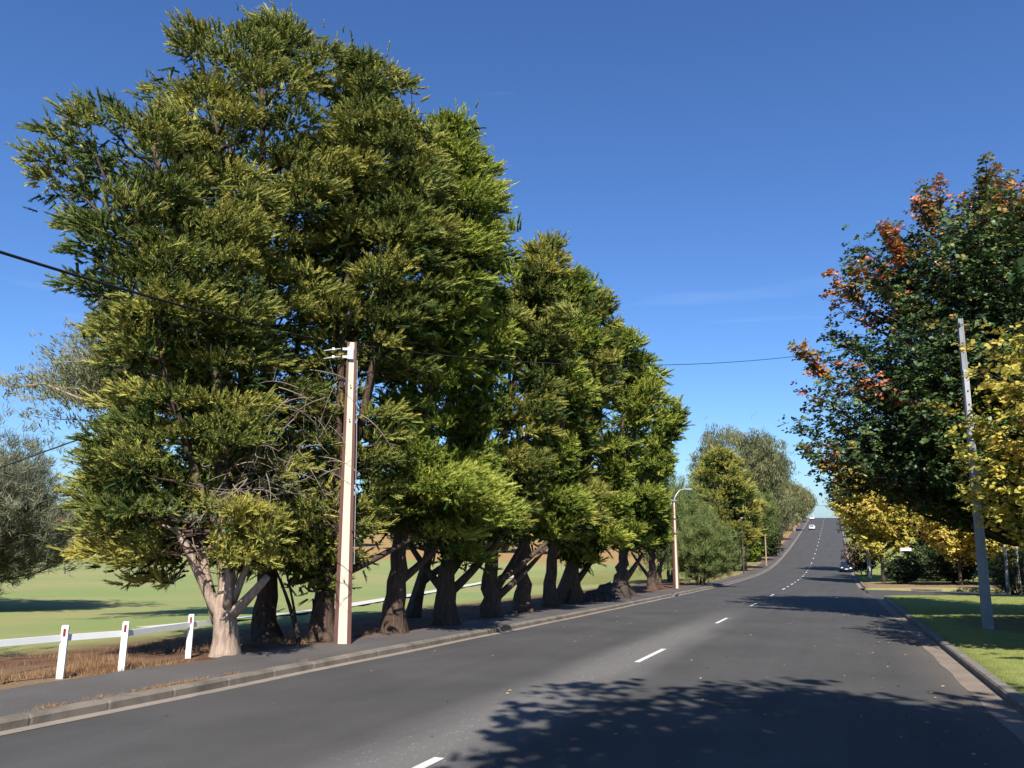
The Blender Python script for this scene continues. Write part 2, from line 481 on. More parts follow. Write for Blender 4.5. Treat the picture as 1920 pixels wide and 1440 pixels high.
# ------------------------------------------------------------------ ground, road, kerbs
us = np.concatenate([np.arange(-58, -6, 4), np.arange(-6, 64, 1.0), [64.5, 64.7], np.arange(66, 79, 2), [79.3, 79.5], np.arange(81, 420, 3.0), np.arange(425, 700, 12), [760, 850, 1000, 1300, 1800, 2600]])
vs = np.concatenate([[-900, -700, -520, -400, -300, -230, -180, -150, -125, -105, -90, -75, -65, -58], np.arange(-54, -24, 3.0), np.arange(-24, -12.5, .75), [-12.2, -11.4, -10.65, -10.62, -8, -4, 0, 2.02, 2.12, 2.70, 2.80], np.arange(3.4, 16, .7), np.arange(17, 59, 3.0), [59.9, 60.2, 75, 95, 130, 180, 250, 400, 700]])
def _gz(U, V):
    o = off(U, V)
    inside = (V > -10.64) & (V < 2.75)
    inside2 = (V > 2.1) & (U > 79.4)
    o = np.where(inside & ~inside2, -.2, o)
    o = np.where((V <= -10.64) & (V > -12.0), .08, o)
    b = .05 * np.sin(U * 1.9 + V * 2.3) * np.sin(V * 1.7 - U * .8) + .03 * np.sin(U * 4.1) * np.cos(V * 3.7)
    w_ = np.clip((-V - 12.3) / 2, 0, 1) + np.clip((V - 3.2) / 4, 0, .5)
    swell = 1.2 * np.sin(U * .011 + 1) * np.sin(V * .013) * np.clip((np.abs(V) - 80) / 150, 0, 1) * np.clip((U - 160) / 80, 0, 1)
    return zr(U) + o + b * w_ + swell
ground = sheet('ground', us, vs, _gz, M['ground'])

ur = np.concatenate([np.arange(-30, 430, 1.5), np.arange(430, 700, 12)])
tt = np.linspace(0, 1, 15)
U, T_ = np.meshgrid(ur, tt, indexing='ij')
Vr = -10.02 + T_ * (kerb_right(U) - .42 + 10.02)
X, Y = xy(U, Vr)
me = grid_mesh('road', X, Y, zr(U) + .05 * (1 - ((Vr + 4) / 6) ** 2), U, Vr)
me.flip_normals()
road = link('road', me, M['asphalt']); road['kind'] = 'structure'
def road_z(u, v): return zr(u) + .05 * (1 - ((v + 4) / 6) ** 2)

# side street joining from the right
S = np.linspace(0, 1, 13)
uu_ = np.linspace(61.0, 83.0, 34)
def side_edge(v):   # the mouth widens towards the main road
    return 64.9 - 3.6 * np.clip((5.4 - v) / 3.2, 0, 1) ** 2, 79.1 + 3.6 * np.clip((5.4 - v) / 3.2, 0, 1) ** 2
vv_ = np.concatenate([np.linspace(2.05, 6, 14), np.arange(8, 58, 4.0)])
T2, V2 = np.meshgrid(np.linspace(0, 1, 16), vv_, indexing='ij')
a_, b_ = side_edge(V2)
U2 = a_ + (b_ - a_) * T2
X, Y = xy(U2, V2)
me = grid_mesh('side_road', X, Y, zr(U2) + .012 - .035 * np.clip((4 - V2) / 2, 0, 1) + .02 * np.clip(V2 - 6, 0, 50), U2, V2)
me.flip_normals()
o = link('side_road', me, M['side_asphalt']); o['kind'] = 'structure'

# left path, with a ragged back edge
upath = np.concatenate([np.arange(-20, 160, .6), np.arange(160, 430, 3.0)])
rag = .10 * np.sin(upath * 1.3) + .07 * np.sin(upath * 3.1 + 1) + .04 * rng.standard_normal(len(upath))
tt = np.linspace(0, 1, 7)
U, T_ = np.meshgrid(upath, tt, indexing='ij')
wl = np.interp(upath, [-20, 8, 16, 22, 60, 110, 140, 420], [12.25, 12.3, 12.25, 11.95, 12.0, 12.1, 12.5, 12.6])
Vp = -10.335 - T_ * ((wl + rag)[:, None] - 10.335)
X, Y = xy(U, Vp)
me = grid_mesh('path', X, Y, zr(U) + .15 + .012 * np.sin(U * 2.2 + Vp * 3), U, Vp)
o = link('path', me, M['path']); o['kind'] = 'structure'

# left kerb: stones one by one near the camera, a continuous run beyond
kerb = empty('kerb', P3(4, -10.4))
kerb['kind'] = 'structure'
prof_m = np.array([[.008, -.08], [.008, .108], [.04, .146], [.19, .150], [.19, -.08]])
prof = np.array([[0, -.08], [0, .115], [.035, .152], [.20, .158], [.20, -.08]])   # from the gutter face to the back
def kerb_piece(Ln):
    k = MB(); n = len(prof)
    e = np.array([0, .02, Ln - .050, Ln - .030]); V = []
    for i, a in enumerate(e):
        s_ = .982 if i in (0, 3) else 1.0
        for p in prof: V.append([a, p[0] + (0 if s_ == 1 else .006), p[1] * s_])
    q = []
    for i in range(3):
        for j in range(n - 1): q.append([i * n + j, i * n + j + 1, (i + 1) * n + j + 1, (i + 1) * n + j])
    k.add(V, q)
    k.add([V[j] for j in range(n)], [[0, 1, 2, 3]]); k.add([V[3 * n + j] for j in range(n)], [[3, 2, 1, 0]])
    me_ = k.mesh('kerb_stone'); me_.materials.append(M['kerb']); return me_
KL = 1.27
kme = kerb_piece(KL)
u = 3.0; i = 0
while u < 62:
    p = P3(u, -10.14); pn = P3(u + KL, -10.14)
    if abs(u - 53.8) > .7:
        o = bpy.data.objects.new('kerb_stone', kme); COL.objects.link(o)
        o.parent = kerb
        o.location = p - np.array(kerb.location) + np.array([0, 0, rng.uniform(-.006, .006)])
        dz = pn[2] - p[2]
        o.rotation_euler = (rng.uniform(-.01, .01), -math.atan2(dz, KL), math.atan2(DY, DX) + rng.uniform(-.006, .006))
    u += KL; i += 1
kr = MB()
def run(ulist, vface, sgn, kb=kr, pr=prof):
    n = len(pr); V = []
    for uu1, vf in zip(ulist, vface):
        for p in pr:
            x, y = xy(uu1, vf + sgn * p[0]); V.append([x, y, zr(uu1) + p[1]])
    q = []
    for a in range(len(ulist) - 1):
        for b in range(n - 1):
            f = [a * n + b, a * n + b + 1, (a + 1) * n + b + 1, (a + 1) * n + b]
            q.append(f if sgn < 0 else f[::-1])
    kb.add(V, q)
ul = np.arange(62.3, 430, 2.0); run(ul, np.full(len(ul), -10.14), -1)
ul = np.arange(-25, 3.1, 1.5); run(ul, np.full(len(ul), -10.14), -1)
km = MB()
ul = np.concatenate([np.arange(2.9, 53.1, 1.0), [53.2]]); run(ul, np.full(len(ul), -10.14), -1, km, prof_m)
ul = np.arange(54.6, 63, 1.0); run(ul, np.full(len(ul), -10.14), -1, km, prof_m)
o = km.build('mortar', M['gutter'], kerb); o.matrix_parent_inverse = Matrix.Translation(-Vector(kerb.location))
o = kr.build('kerb_run', M['kerb'], kerb); o.matrix_parent_inverse = Matrix.Translation(-Vector(kerb.location))
# drain mouth in the left kerb
dr = empty('kerb_drain', P3(53.9, -10.14), math.atan2(DY, DX))
prop(dr, 'small dark drain mouth in the pale kerb in front of the street lamp', 'drain')
m = MB(); m.box((0, -.1, .135), (1.2, .22, .045)); m.box((-.45, -.1, .03), (.3, .2, .16)); m.box((.45, -.1, .03), (.3, .2, .16)); m.build('frame', M['kerb'], dr)
m = MB(); m.box((0, -.14, .03), (.6, .1, .15)); m.build('opening_shade', M['hole_shade'], dr)  # solid black box drawn for the shaded hollow

# gutters: thin concrete strips between asphalt and kerb
ug = np.concatenate([np.arange(-25, 430, 1.5)])
sheet('gutter', ug, np.array([-10.18, -10.08, -10.0, -9.965]), lambda U, V: zr(U) + .004 + .09 * np.clip(-10.0 - V, 0, 1) + .004 * np.sin(U * 3.3), M['gutter'])
Ug = np.arange(-25, 62.1, 1.0)
def strip(name, ulist, v0, v1, dz, mat):
    U, T_ = np.meshgrid(ulist, np.linspace(0, 1, 4), indexing='ij')
    V = v0(U) + (v1(U) - v0(U)) * T_
    X, Y = xy(U, V)
    me = grid_mesh(name, X, Y, zr(U) + .001 + dz * T_, U, V); me.flip_normals()
    o = link(name, me, mat); o['kind'] = 'structure'; return o
rgw = .03
strip('gutter', Ug, lambda U: kerb_right(U) - .47 - rgw * np.sin(U * 1.7), lambda U: kerb_right(U) + .02, .014, M['gutter_right'])
Ug2 = np.arange(82, 430, 2.0)
strip('gutter', Ug2, lambda U: kerb_right(U) - .45, lambda U: kerb_right(U) + .02, .014, M['gutter_right'])

# right kerb with its two rounded corners at the side street
rk = MB()
def kerb_path(pts, kb):
    """pts (u,v) with the road on the left of travel; profile offset to the right"""
    pts = np.asarray(pts, float)
    T = np.gradient(pts, axis=0); T /= np.linalg.norm(T, axis=1)[:, None]
    Nn = np.stack([T[:, 1] * 0 + (-T[:, 1]), T[:, 0]], 1)   # (du,dv)->(-dv,du): to the right in (u,v) with v to the right
    n = len(prof); V = []
    for p, nn in zip(pts, Nn):
        for pr in prof:
            uu1, v1 = p + nn * pr[0]; x, y = xy(uu1, v1); V.append([x, y, zr(p[0]) + pr[1] + .012 + max(0, .02 * (v1 - 6))])
    q = []
    for a in range(len(pts) - 1):
        for b in range(n - 1): q.append([a * n + b, (a + 1) * n + b, (a + 1) * n + b + 1, a * n + b + 1])
    kb.add(V, q)
c1 = [(u_, 2.65) for u_ in np.arange(-25, 60.1, 1.0)] + [(60.6 + 3.9 * math.sin(a), 6.4 - 3.75 * math.cos(a)) for a in np.linspace(.12, math.pi / 2, 10)] + [(64.5, v_) for v_ in np.arange(8, 58, 3.0)]
kerb_path(c1, rk)
c2 = [(79.5, v_) for v_ in np.arange(56, 6.5, -3.0)] + [(83.6 - 4.1 * math.cos(a), 6.1 - 4.1 * math.sin(a)) for a in np.linspace(0, math.pi / 2, 12)] + [(u_, 1.98) for u_ in np.arange(85, 430, 2.0)]
kerb_path(c2, rk)
o = rk.build('kerb', M['kerb_right']); o['kind'] = 'structure'
# storm drain in the far corner kerb
dr = empty('storm_drain', P3(79.42, 6.9, .02), math.atan2(QY, QX))
prop(dr, 'wide concrete storm drain with a dark slot in the side street kerb', 'drain')
m = MB(); m.box((0, .16, .15), (2.3, .5, .07)); m.box((-.95, .14, .06), (.4, .44, .13)); m.box((.95, .14, .06), (.4, .44, .13)); m.build('lintel', M['kerb_right'], dr)
m = MB(); m.box((0, .12, .055), (1.5, .3, .12)); m.build('opening_shade', M['hole_shade'], dr)  # black box put in for the shade of the slot

# centre line dashes
u0 = 5.65
dashes = []
while u0 < 400:
    dashes.append((u0, 3.2)); u0 += 13.15
for (a, ln) in dashes:
    us1 = np.linspace(a, a + ln, 5)
    U, T_ = np.meshgrid(us1, np.array([-.065, .065]), indexing='ij')
    V = -4.44 + T_
    X, Y = xy(U, V)
    me = grid_mesh('road_marking', X, Y, road_z(U, V) + .006, U, V); me.flip_normals()
    o = link('road_marking', me, M['line']); o['kind'] = 'structure'
# short reflective dots between the dashes in the dip and a worn stop line at the side street
m = MB()
for k in range(13):
    uu1 = 71 + k * 13.15 / 2 + 1.2
    m.box(P3(uu1, -4.44, .062), (.14, .5, .02), rot=[[QX, DX, 0], [QY, DY, 0], [0, 0, 1]])
o = m.build('road_marking', M['line']); o['kind'] = 'structure'
m = MB()
for k in range(9):
    vv1 = -.6 + k * .34 + rng.uniform(-.05, .05)
    m.box(P3(60.2 + .05 * k, vv1, float(road_z(60, vv1) - zr(60)) + .004), (rng.uniform(.1, .26), .12, .006), rot=[[QX, DX, 0], [QY, DY, 0], [0, 0, 1]])
o = m.build('road_marking', M['line']); o['kind'] = 'structure'

# pale concrete path winding across the field
cp = np.array([(-13.6, 30.2), (-13.0, 30.7), (-11.58, 35.6), (-10.54, 38), (-9.84, 41.2), (-8.97, 50.4), (-7.48, 64.1), (-3.8, 97.8), (2, 130)])
ts = np.linspace(0, len(cp) - 1, 110)
cx = np.interp(ts, range(len(cp)), cp[:, 0]); cy = np.interp(ts, range(len(cp)), cp[:, 1])
ker = np.ones(9) / 9
cx = np.convolve(np.pad(cx, 4, mode='edge'), ker, 'valid'); cy = np.convolve(np.pad(cy, 4, mode='edge'), ker, 'valid')
tx, ty = np.gradient(cx), np.gradient(cy); tl = np.hypot(tx, ty); nx_, ny_ = -ty / tl, tx / tl
Tw = np.linspace(-.65, .65, 5)
X = cx[:, None] + nx_[:, None] * Tw; Y = cy[:, None] + ny_[:, None] * Tw
Uc, Vc = uv(X, Y)
me = grid_mesh('field_path', X, Y, zr(Uc) + off(Uc, Vc) + .09, Uc, Vc)
if me.polygons[0].normal.z < 0: me.flip_normals()
o = link('field_path', me, M['whitepath']); o['kind'] = 'structure'

# ------------------------------------------------------------------ trees
def unit(v):
    v = np.asarray(v, float); return v / (np.linalg.norm(v, axis=-1, keepdims=True) + 1e-9)

UP3 = np.array([0, 0, 1.0])
def leaf_templates(kind, seed, n_t=6):
    r = np.random.default_rng(seed); out = []
    for _ in range(n_t):
        V = []; Q = []; tn = []
        def leaf(b, d, ln, wd, t0, t1, fold=0.0):
            d = unit(d); s = unit(np.cross(d, r.standard_normal(3))); n = np.cross(d, s)
            i = len(V)
            V.extend([b, b + d * ln * .5 + s * wd / 2 + n * fold, b + d * ln, b + d * ln * .5 - s * wd / 2 + n * fold])
            Q.append([i, i + 1, i + 2, i + 3]); tn.extend([t0, (t0 + t1) / 2, t1, (t0 + t1) / 2])
        def sprig(b, d, ln, wd, t0, t1):
            d = unit(d); sd = unit(np.cross(d, UP3) + r.standard_normal(3) * .35); sd = unit(sd - d * (sd @ d)); i = len(V)
            V.extend([b - sd * wd / 2, b + sd * wd / 2, b + d * ln]); Q.append([i, i + 1, i + 2]); tn.extend([t0, t0, t1])
        if kind == 'cypress':
            # a short feathery plume: side sprigs stand off a central axis, their tips are the young yellow growth
            for j in range(11):
                z = j / 11
                az = j * 2.4 + r.uniform(-.5, .5); tilt = R(r.uniform(35, 70)) * (1 - .55 * z)
                d = np.array([math.sin(tilt) * math.cos(az), math.sin(tilt) * math.sin(az), math.cos(tilt)])
                sprig(np.array([0, 0, z * .9]), d, r.uniform(.24, .40) * (1.15 - .5 * z), r.uniform(.07, .11), r.uniform(.05, .2), r.uniform(.34, .55))
            for j in range(2):
                az = r.uniform(0, 6.28); d = np.array([.12 * math.cos(az), .12 * math.sin(az), 1])
                sprig(np.array([0, 0, 0.05]), d, 1.0, r.uniform(.16, .22), .12, .42)
        elif kind == 'broad':
            for j in range(9):
                a = r.uniform(0, 6.283); rad = r.uniform(.05, .62)
                b = np.array([rad * math.cos(a), rad * math.sin(a), r.uniform(-.22, .18)])
                nrm = unit(np.array([0, 0, 1.0]) + r.standard_normal(3) * .42)
                d = unit(np.cross(nrm, r.standard_normal(3))); s = np.cross(nrm, d)
                ln = r.uniform(.34, .52); wd = ln * .92; i = len(V); tt = r.uniform(-.08, .12)
                V.extend([b - d * ln * .35, b + s * wd / 2 - nrm * .03, b + d * ln * .65 - nrm * .06, b - s * wd / 2 - nrm * .03])
                Q.append([i, i + 1, i + 2, i + 3]); tn.extend([tt] * 4)
        elif kind == 'gum':
            for j in range(13):
                a = r.uniform(0, 6.283); rad = r.uniform(.0, .6)
                b = np.array([rad * math.cos(a), rad * math.sin(a), r.uniform(-.3, .35)])
                d = np.array([r.normal(0, .45), r.normal(0, .45), -1.0])
                leaf(b, d, r.uniform(.3, .5), r.uniform(.07, .11), r.uniform(-.1, .1), r.uniform(-.1, .15))
        elif kind == 'feather':
            for j in range(20):
                a = r.uniform(0, 6.283); tilt = R(r.uniform(10, 80))
                d = np.array([math.sin(tilt) * math.cos(a), math.sin(tilt) * math.sin(a), math.cos(tilt)])
                sprig(np.array([r.uniform(-.2, .2), r.uniform(-.2, .2), r.uniform(0, .4)]), d, r.uniform(.4, .7), r.uniform(.035, .06), 0, r.uniform(.05, .3))
        out.append((np.array(V), np.array(Q), np.array(tn)))
    return out
TPL = {k: leaf_templates(k, 11 + i) for i, k in enumerate(('cypress', 'broad', 'gum', 'feather'))}

def crown_mesh(name, P, D, Sz, Tn, kind, r):
    P = np.asarray(P); D = unit(np.asarray(D)); Sz = np.asarray(Sz); Tn = np.asarray(Tn)
    n = len(P); tid = r.integers(0, 6, n)
    rv = r.standard_normal((n, 3)); E1 = unit(np.cross(D, rv)); E2 = np.cross(D, E1)
    VV, QQ, TT = [], [], []; base = 0
    for k in range(6):
        s = tid == k
        if not s.any(): continue
        V, Q, tn = TPL[kind][k]
        p, e1, e2, dd, sz = P[s], E1[s], E2[s], D[s], Sz[s]
        W = p[:, None, :] + sz[:, None, None] * (V[None, :, 0, None] * e1[:, None, :] + V[None, :, 1, None] * e2[:, None, :] + V[None, :, 2, None] * dd[:, None, :])
        m = len(p); kv = len(V)
        VV.append(W.reshape(-1, 3)); QQ.append((Q[None] + (np.arange(m) * kv)[:, None, None] + base).reshape(-1, Q.shape[1]))
        TT.append((tn[None] + Tn[s][:, None]).ravel()); base += m * kv
    return make_mesh(name, np.concatenate(VV), [np.concatenate(QQ)], tint=np.concatenate(TT))

UP = np.array([0, 0, 1.0])
def bez(a, b, c, n):
    t = np.linspace(0, 1, n)[:, None]
    return (1 - t) ** 2 * a + 2 * t * (1 - t) * b + t ** 2 * c

class Tree:
    """trunk, limbs and foliage of one tree, in metres about its base"""
    def __init__(s, name, xyb, seed, leaf, size=.45, spacing=.32, plate=1.2, leafmat='cypress', barkmat='bark'):
        s.r = np.random.default_rng(seed); s.name = name; s.x, s.y = xyb
        s.z = gz(*xyb) - .05
        s.leaf = leaf; s.size = size; s.sp = spacing; s.plate = plate; s.lm = leafmat; s.bm = barkmat
        s.pd = 1.0; s.P = []; s.D = []; s.S = []; s.T = []
        s.trunk = MB(); s.limbs = MB(); s.dead = MB(); s.nd = 0
        s.leaders = []
    def leader(s, pts, r0, r1, n=10, flute=.0, flare=0.0, seg=14, own=True):
        pts = np.asarray(pts, float)
        t = np.linspace(0, len(pts) - 1, seg)
        p = np.stack([np.interp(t, range(len(pts)), pts[:, k]) for k in range(3)], 1)
        wob = s.r.standard_normal((seg, 3)) * r0 * .12; wob[0] = 0; wob[:, 2] = 0
        p = p + wob
        f = np.linspace(0, 1, seg)
        rad = r0 + (r1 - r0) * f ** .8
        rad = rad * (1 + flare * np.exp(-f * seg * .9))
        fl = None
        if flute:
            th = np.arange(n) * 2 * math.pi / n
            ph = s.r.uniform(0, 6, 3)
            fl = 1 + flute * (np.sin(3 * th + ph[0])[None] * .6 + np.sin(5 * th + ph[1])[None] + .6 * np.sin(7 * th + ph[2])[None]) * np.linspace(1, .5, seg)[:, None]
            fl = fl + s.r.standard_normal((seg, n)) * flute * .25
        s.trunk.tube(p, rad, n, flute=fl)
        if own: s.leaders.append(p)
        return p
    def start_on(s, h, target):
        best = None
        for L_ in s.leaders:
            hh = np.clip(h, L_[0, 2], L_[-1, 2])
            o_ = np.argsort(L_[:, 2])
            p = np.array([np.interp(hh, L_[o_, 2], L_[o_, k]) for k in range(3)])
            d = np.linalg.norm(p - target)
            if best is None or d < best[0]: best = (d, p)
        return best[1]
    def limb(s, A, E, k=.2, t0=.35, tint=.3, plate=None, dens=1.0, thick=1.0, sizef=1.0, updir=.7, nbm=2.3, jit=.06, flat=.55):
        r = s.r
        A = np.asarray(A, float); E = np.asarray(E, float)
        Lh = np.linalg.norm(E - A)
        C = A + (E - A) * .5; C[2] = A[2] + (E[2] - A[2]) * k
        C[:2] += r.standard_normal(2) * Lh * .05
        n = 9
        p = bez(A, C, E, n); p[1:-1] += r.standard_normal((n - 2, 3)) * Lh * .012
        s.limbs.tube(p, np.linspace((.014 * Lh + .016) * thick, .008, n), 5, cap=False)
        if dens <= 0: return p
        pl = s.plate if plate is None else plate
        nb = max(3, int(Lh * nbm * (1 - t0)))
        for i in range(nb + 1):
            t = t0 + (1 - t0) * ((i + r.uniform(-.3, .3)) / nb); t = min(max(t, .05), 1.0)
            f = t * (n - 1); a = min(int(f), n - 2)
            q = p[a] + (p[a + 1] - p[a]) * (f - a)
            tg = unit(p[a + 1] - p[a]); sd_ = unit(np.cross(tg, UP) + 1e-6)
            g = (1 - t) / (1 - t0 + 1e-6)
            for sg in (1, -1):
                lb = pl * (.35 + .65 * math.sin(math.pi * min(1, g * .75 + .2))) * r.uniform(.6, 1.2)
                if i == nb: lb *= .8
                dr_ = unit(tg * r.uniform(.5, 1.1) + sd_ * sg * r.uniform(.5, 1.1) * (1 if i < nb else .4) + UP * r.uniform(-.15, .4) * (1 - flat) * 2)
                m = max(1, int(lb / s.sp * dens))
                w_ = (np.arange(m) + r.uniform(.4, 1.0, m)) / m
                Q = q + dr_ * (lb * w_)[:, None] + UP * (.10 * lb * w_ ** 2)[:, None] + r.standard_normal((m, 3)) * jit * (1 + s.size)
                s.P.append(Q)
                s.D.append(unit(dr_ * .75 + tg * .2 + UP * updir + r.standard_normal((m, 3)) * .3))
                s.S.append(s.size * sizef * r.uniform(.75, 1.25, m) * (1.05 - .25 * w_))
                s.T.append(tint + r.uniform(-.12, .12) + r.uniform(-.08, .08, m) + .10 * w_)
                if m > 1 and r.uniform() < .7:
                    s.limbs.tube(np.array([q, q + dr_ * lb * .85]), [.014, .004], 3, cap=False)
        return p
    def puff(s, C, rad, tint, out, thick=.5, n=None):
        """one cushion of foliage: plumes standing on the upper side of a flat ellipsoid"""
        r = s.r
        n = int((31 if n is None else n) * s.pd * (rad / s.size) ** 1.4) + 5
        v = unit(r.standard_normal((n, 3))); v[:, 2] = np.abs(v[:, 2]) * 1.15 - .28; v = unit(v)
        rr = r.uniform(.45, 1.04, n)[:, None]
        lump = (1 + .22 * np.sin(3 * np.arctan2(v[:, 1], v[:, 0]) + r.uniform(0, 6)))[:, None]
        s.P.append(C + v * rr * lump * np.array([rad, rad, rad * thick]))
        s.D.append(unit(v * .65 + np.asarray(out) * .75 + UP * .25 + r.standard_normal((n, 3)) * .28))
        s.S.append(s.size * r.uniform(.7, 1.3, n))
        s.T.append(tint + r.uniform(-.10, .10, n) + r.choice([0, 0, 0, .12], n))
    def twigs(s, A, n, ln, spread, droop=-.2, rad=.014):
        r = s.r
        for _ in range(n):
            a = np.asarray(A, float) + r.standard_normal(3) * spread
            d = unit(np.array([r.normal(), r.normal(), r.normal() * .5 + droop])); l_ = ln * r.uniform(.4, 1.2)
            b = a + d * l_ * .5 + r.standard_normal(3) * .1; c = a + d * l_ + np.array([0, 0, droop * l_ * .8])
            s.dead.tube(bez(a, b, c, 6), np.linspace(rad, rad * .25, 6), 4, cap=False)
            for q in range(2):
                e = bez(a, b, c, 6)[r.integers(2, 5)]
                s.dead.tube(np.array([e, e + unit(r.standard_normal(3) + d) * l_ * .3]), [rad * .5, rad * .2], 3, cap=False)
            s.nd += 1
    def finish(s, label, cat='tree', group=None, prune=False, clear=()):
        root = empty(s.name, (s.x, s.y, s.z)); prop(root, label, cat, group)
        if prune and s.P:      # kept clear of the power pole
            A = [np.concatenate(k) for k in (s.P, s.D, s.S, s.T)]
            kx, ky = A[0][:, 0] + s.x, A[0][:, 1] + s.y
            keep = ~((np.abs(kx + 4.22) < .62) & (ky < 21.25) & (A[0][:, 2] + s.z < 7.3 + np.maximum(20.85 - ky, 0) * 1.07))
            s.P, s.D, s.S, s.T = [[k[keep]] for k in A]
        for bx in clear:
            A = [np.concatenate(k) for k in (s.P, s.D, s.S, s.T)]; q = A[0]
            keep = ~((q[:, 0] > bx[0]) & (q[:, 0] < bx[1]) & (q[:, 1] > bx[2]) & (q[:, 1] < bx[3]) & (q[:, 2] > bx[4]) & (q[:, 2] < bx[5]))
            s.P, s.D, s.S, s.T = [[k[keep]] for k in A]
        if s.trunk.n: s.trunk.build('trunk', M[s.bm], root, smooth=True)
        if s.limbs.n: s.limbs.build('branches', M['bark' if s.bm == 'bark_sunlit' else s.bm], root, smooth=True)['kind'] = 'stuff'
        if s.nd: s.dead.build('dead_twigs', M['twig'], root, smooth=True)['kind'] = 'stuff'
        if s.P:
            me = crown_mesh('crown', np.concatenate(s.P), np.concatenate(s.D), np.concatenate(s.S), np.concatenate(s.T), s.leaf, s.r)
            link('crown', me, M[s.lm], root)
        return root

def envelope(rows, ins=.0, top=.0):
    rows = np.array(sorted(rows), float)
    w2 = np.minimum(ins, np.maximum((rows[:, 2] - rows[:, 1]) / 2 - .25, 0))     # foliage reaches beyond the limb ends
    rows[:, 1] += w2; rows[:, 2] -= w2
    H_ = rows[-1, 0]; rows[:, 0] -= top * np.clip((rows[:, 0] / H_ - .5) / .5, 0, 1)
    return rows
def env_at(rows, h):
    return np.interp(h, rows[:, 0], rows[:, 1]), np.interp(h, rows[:, 0], rows[:, 2])

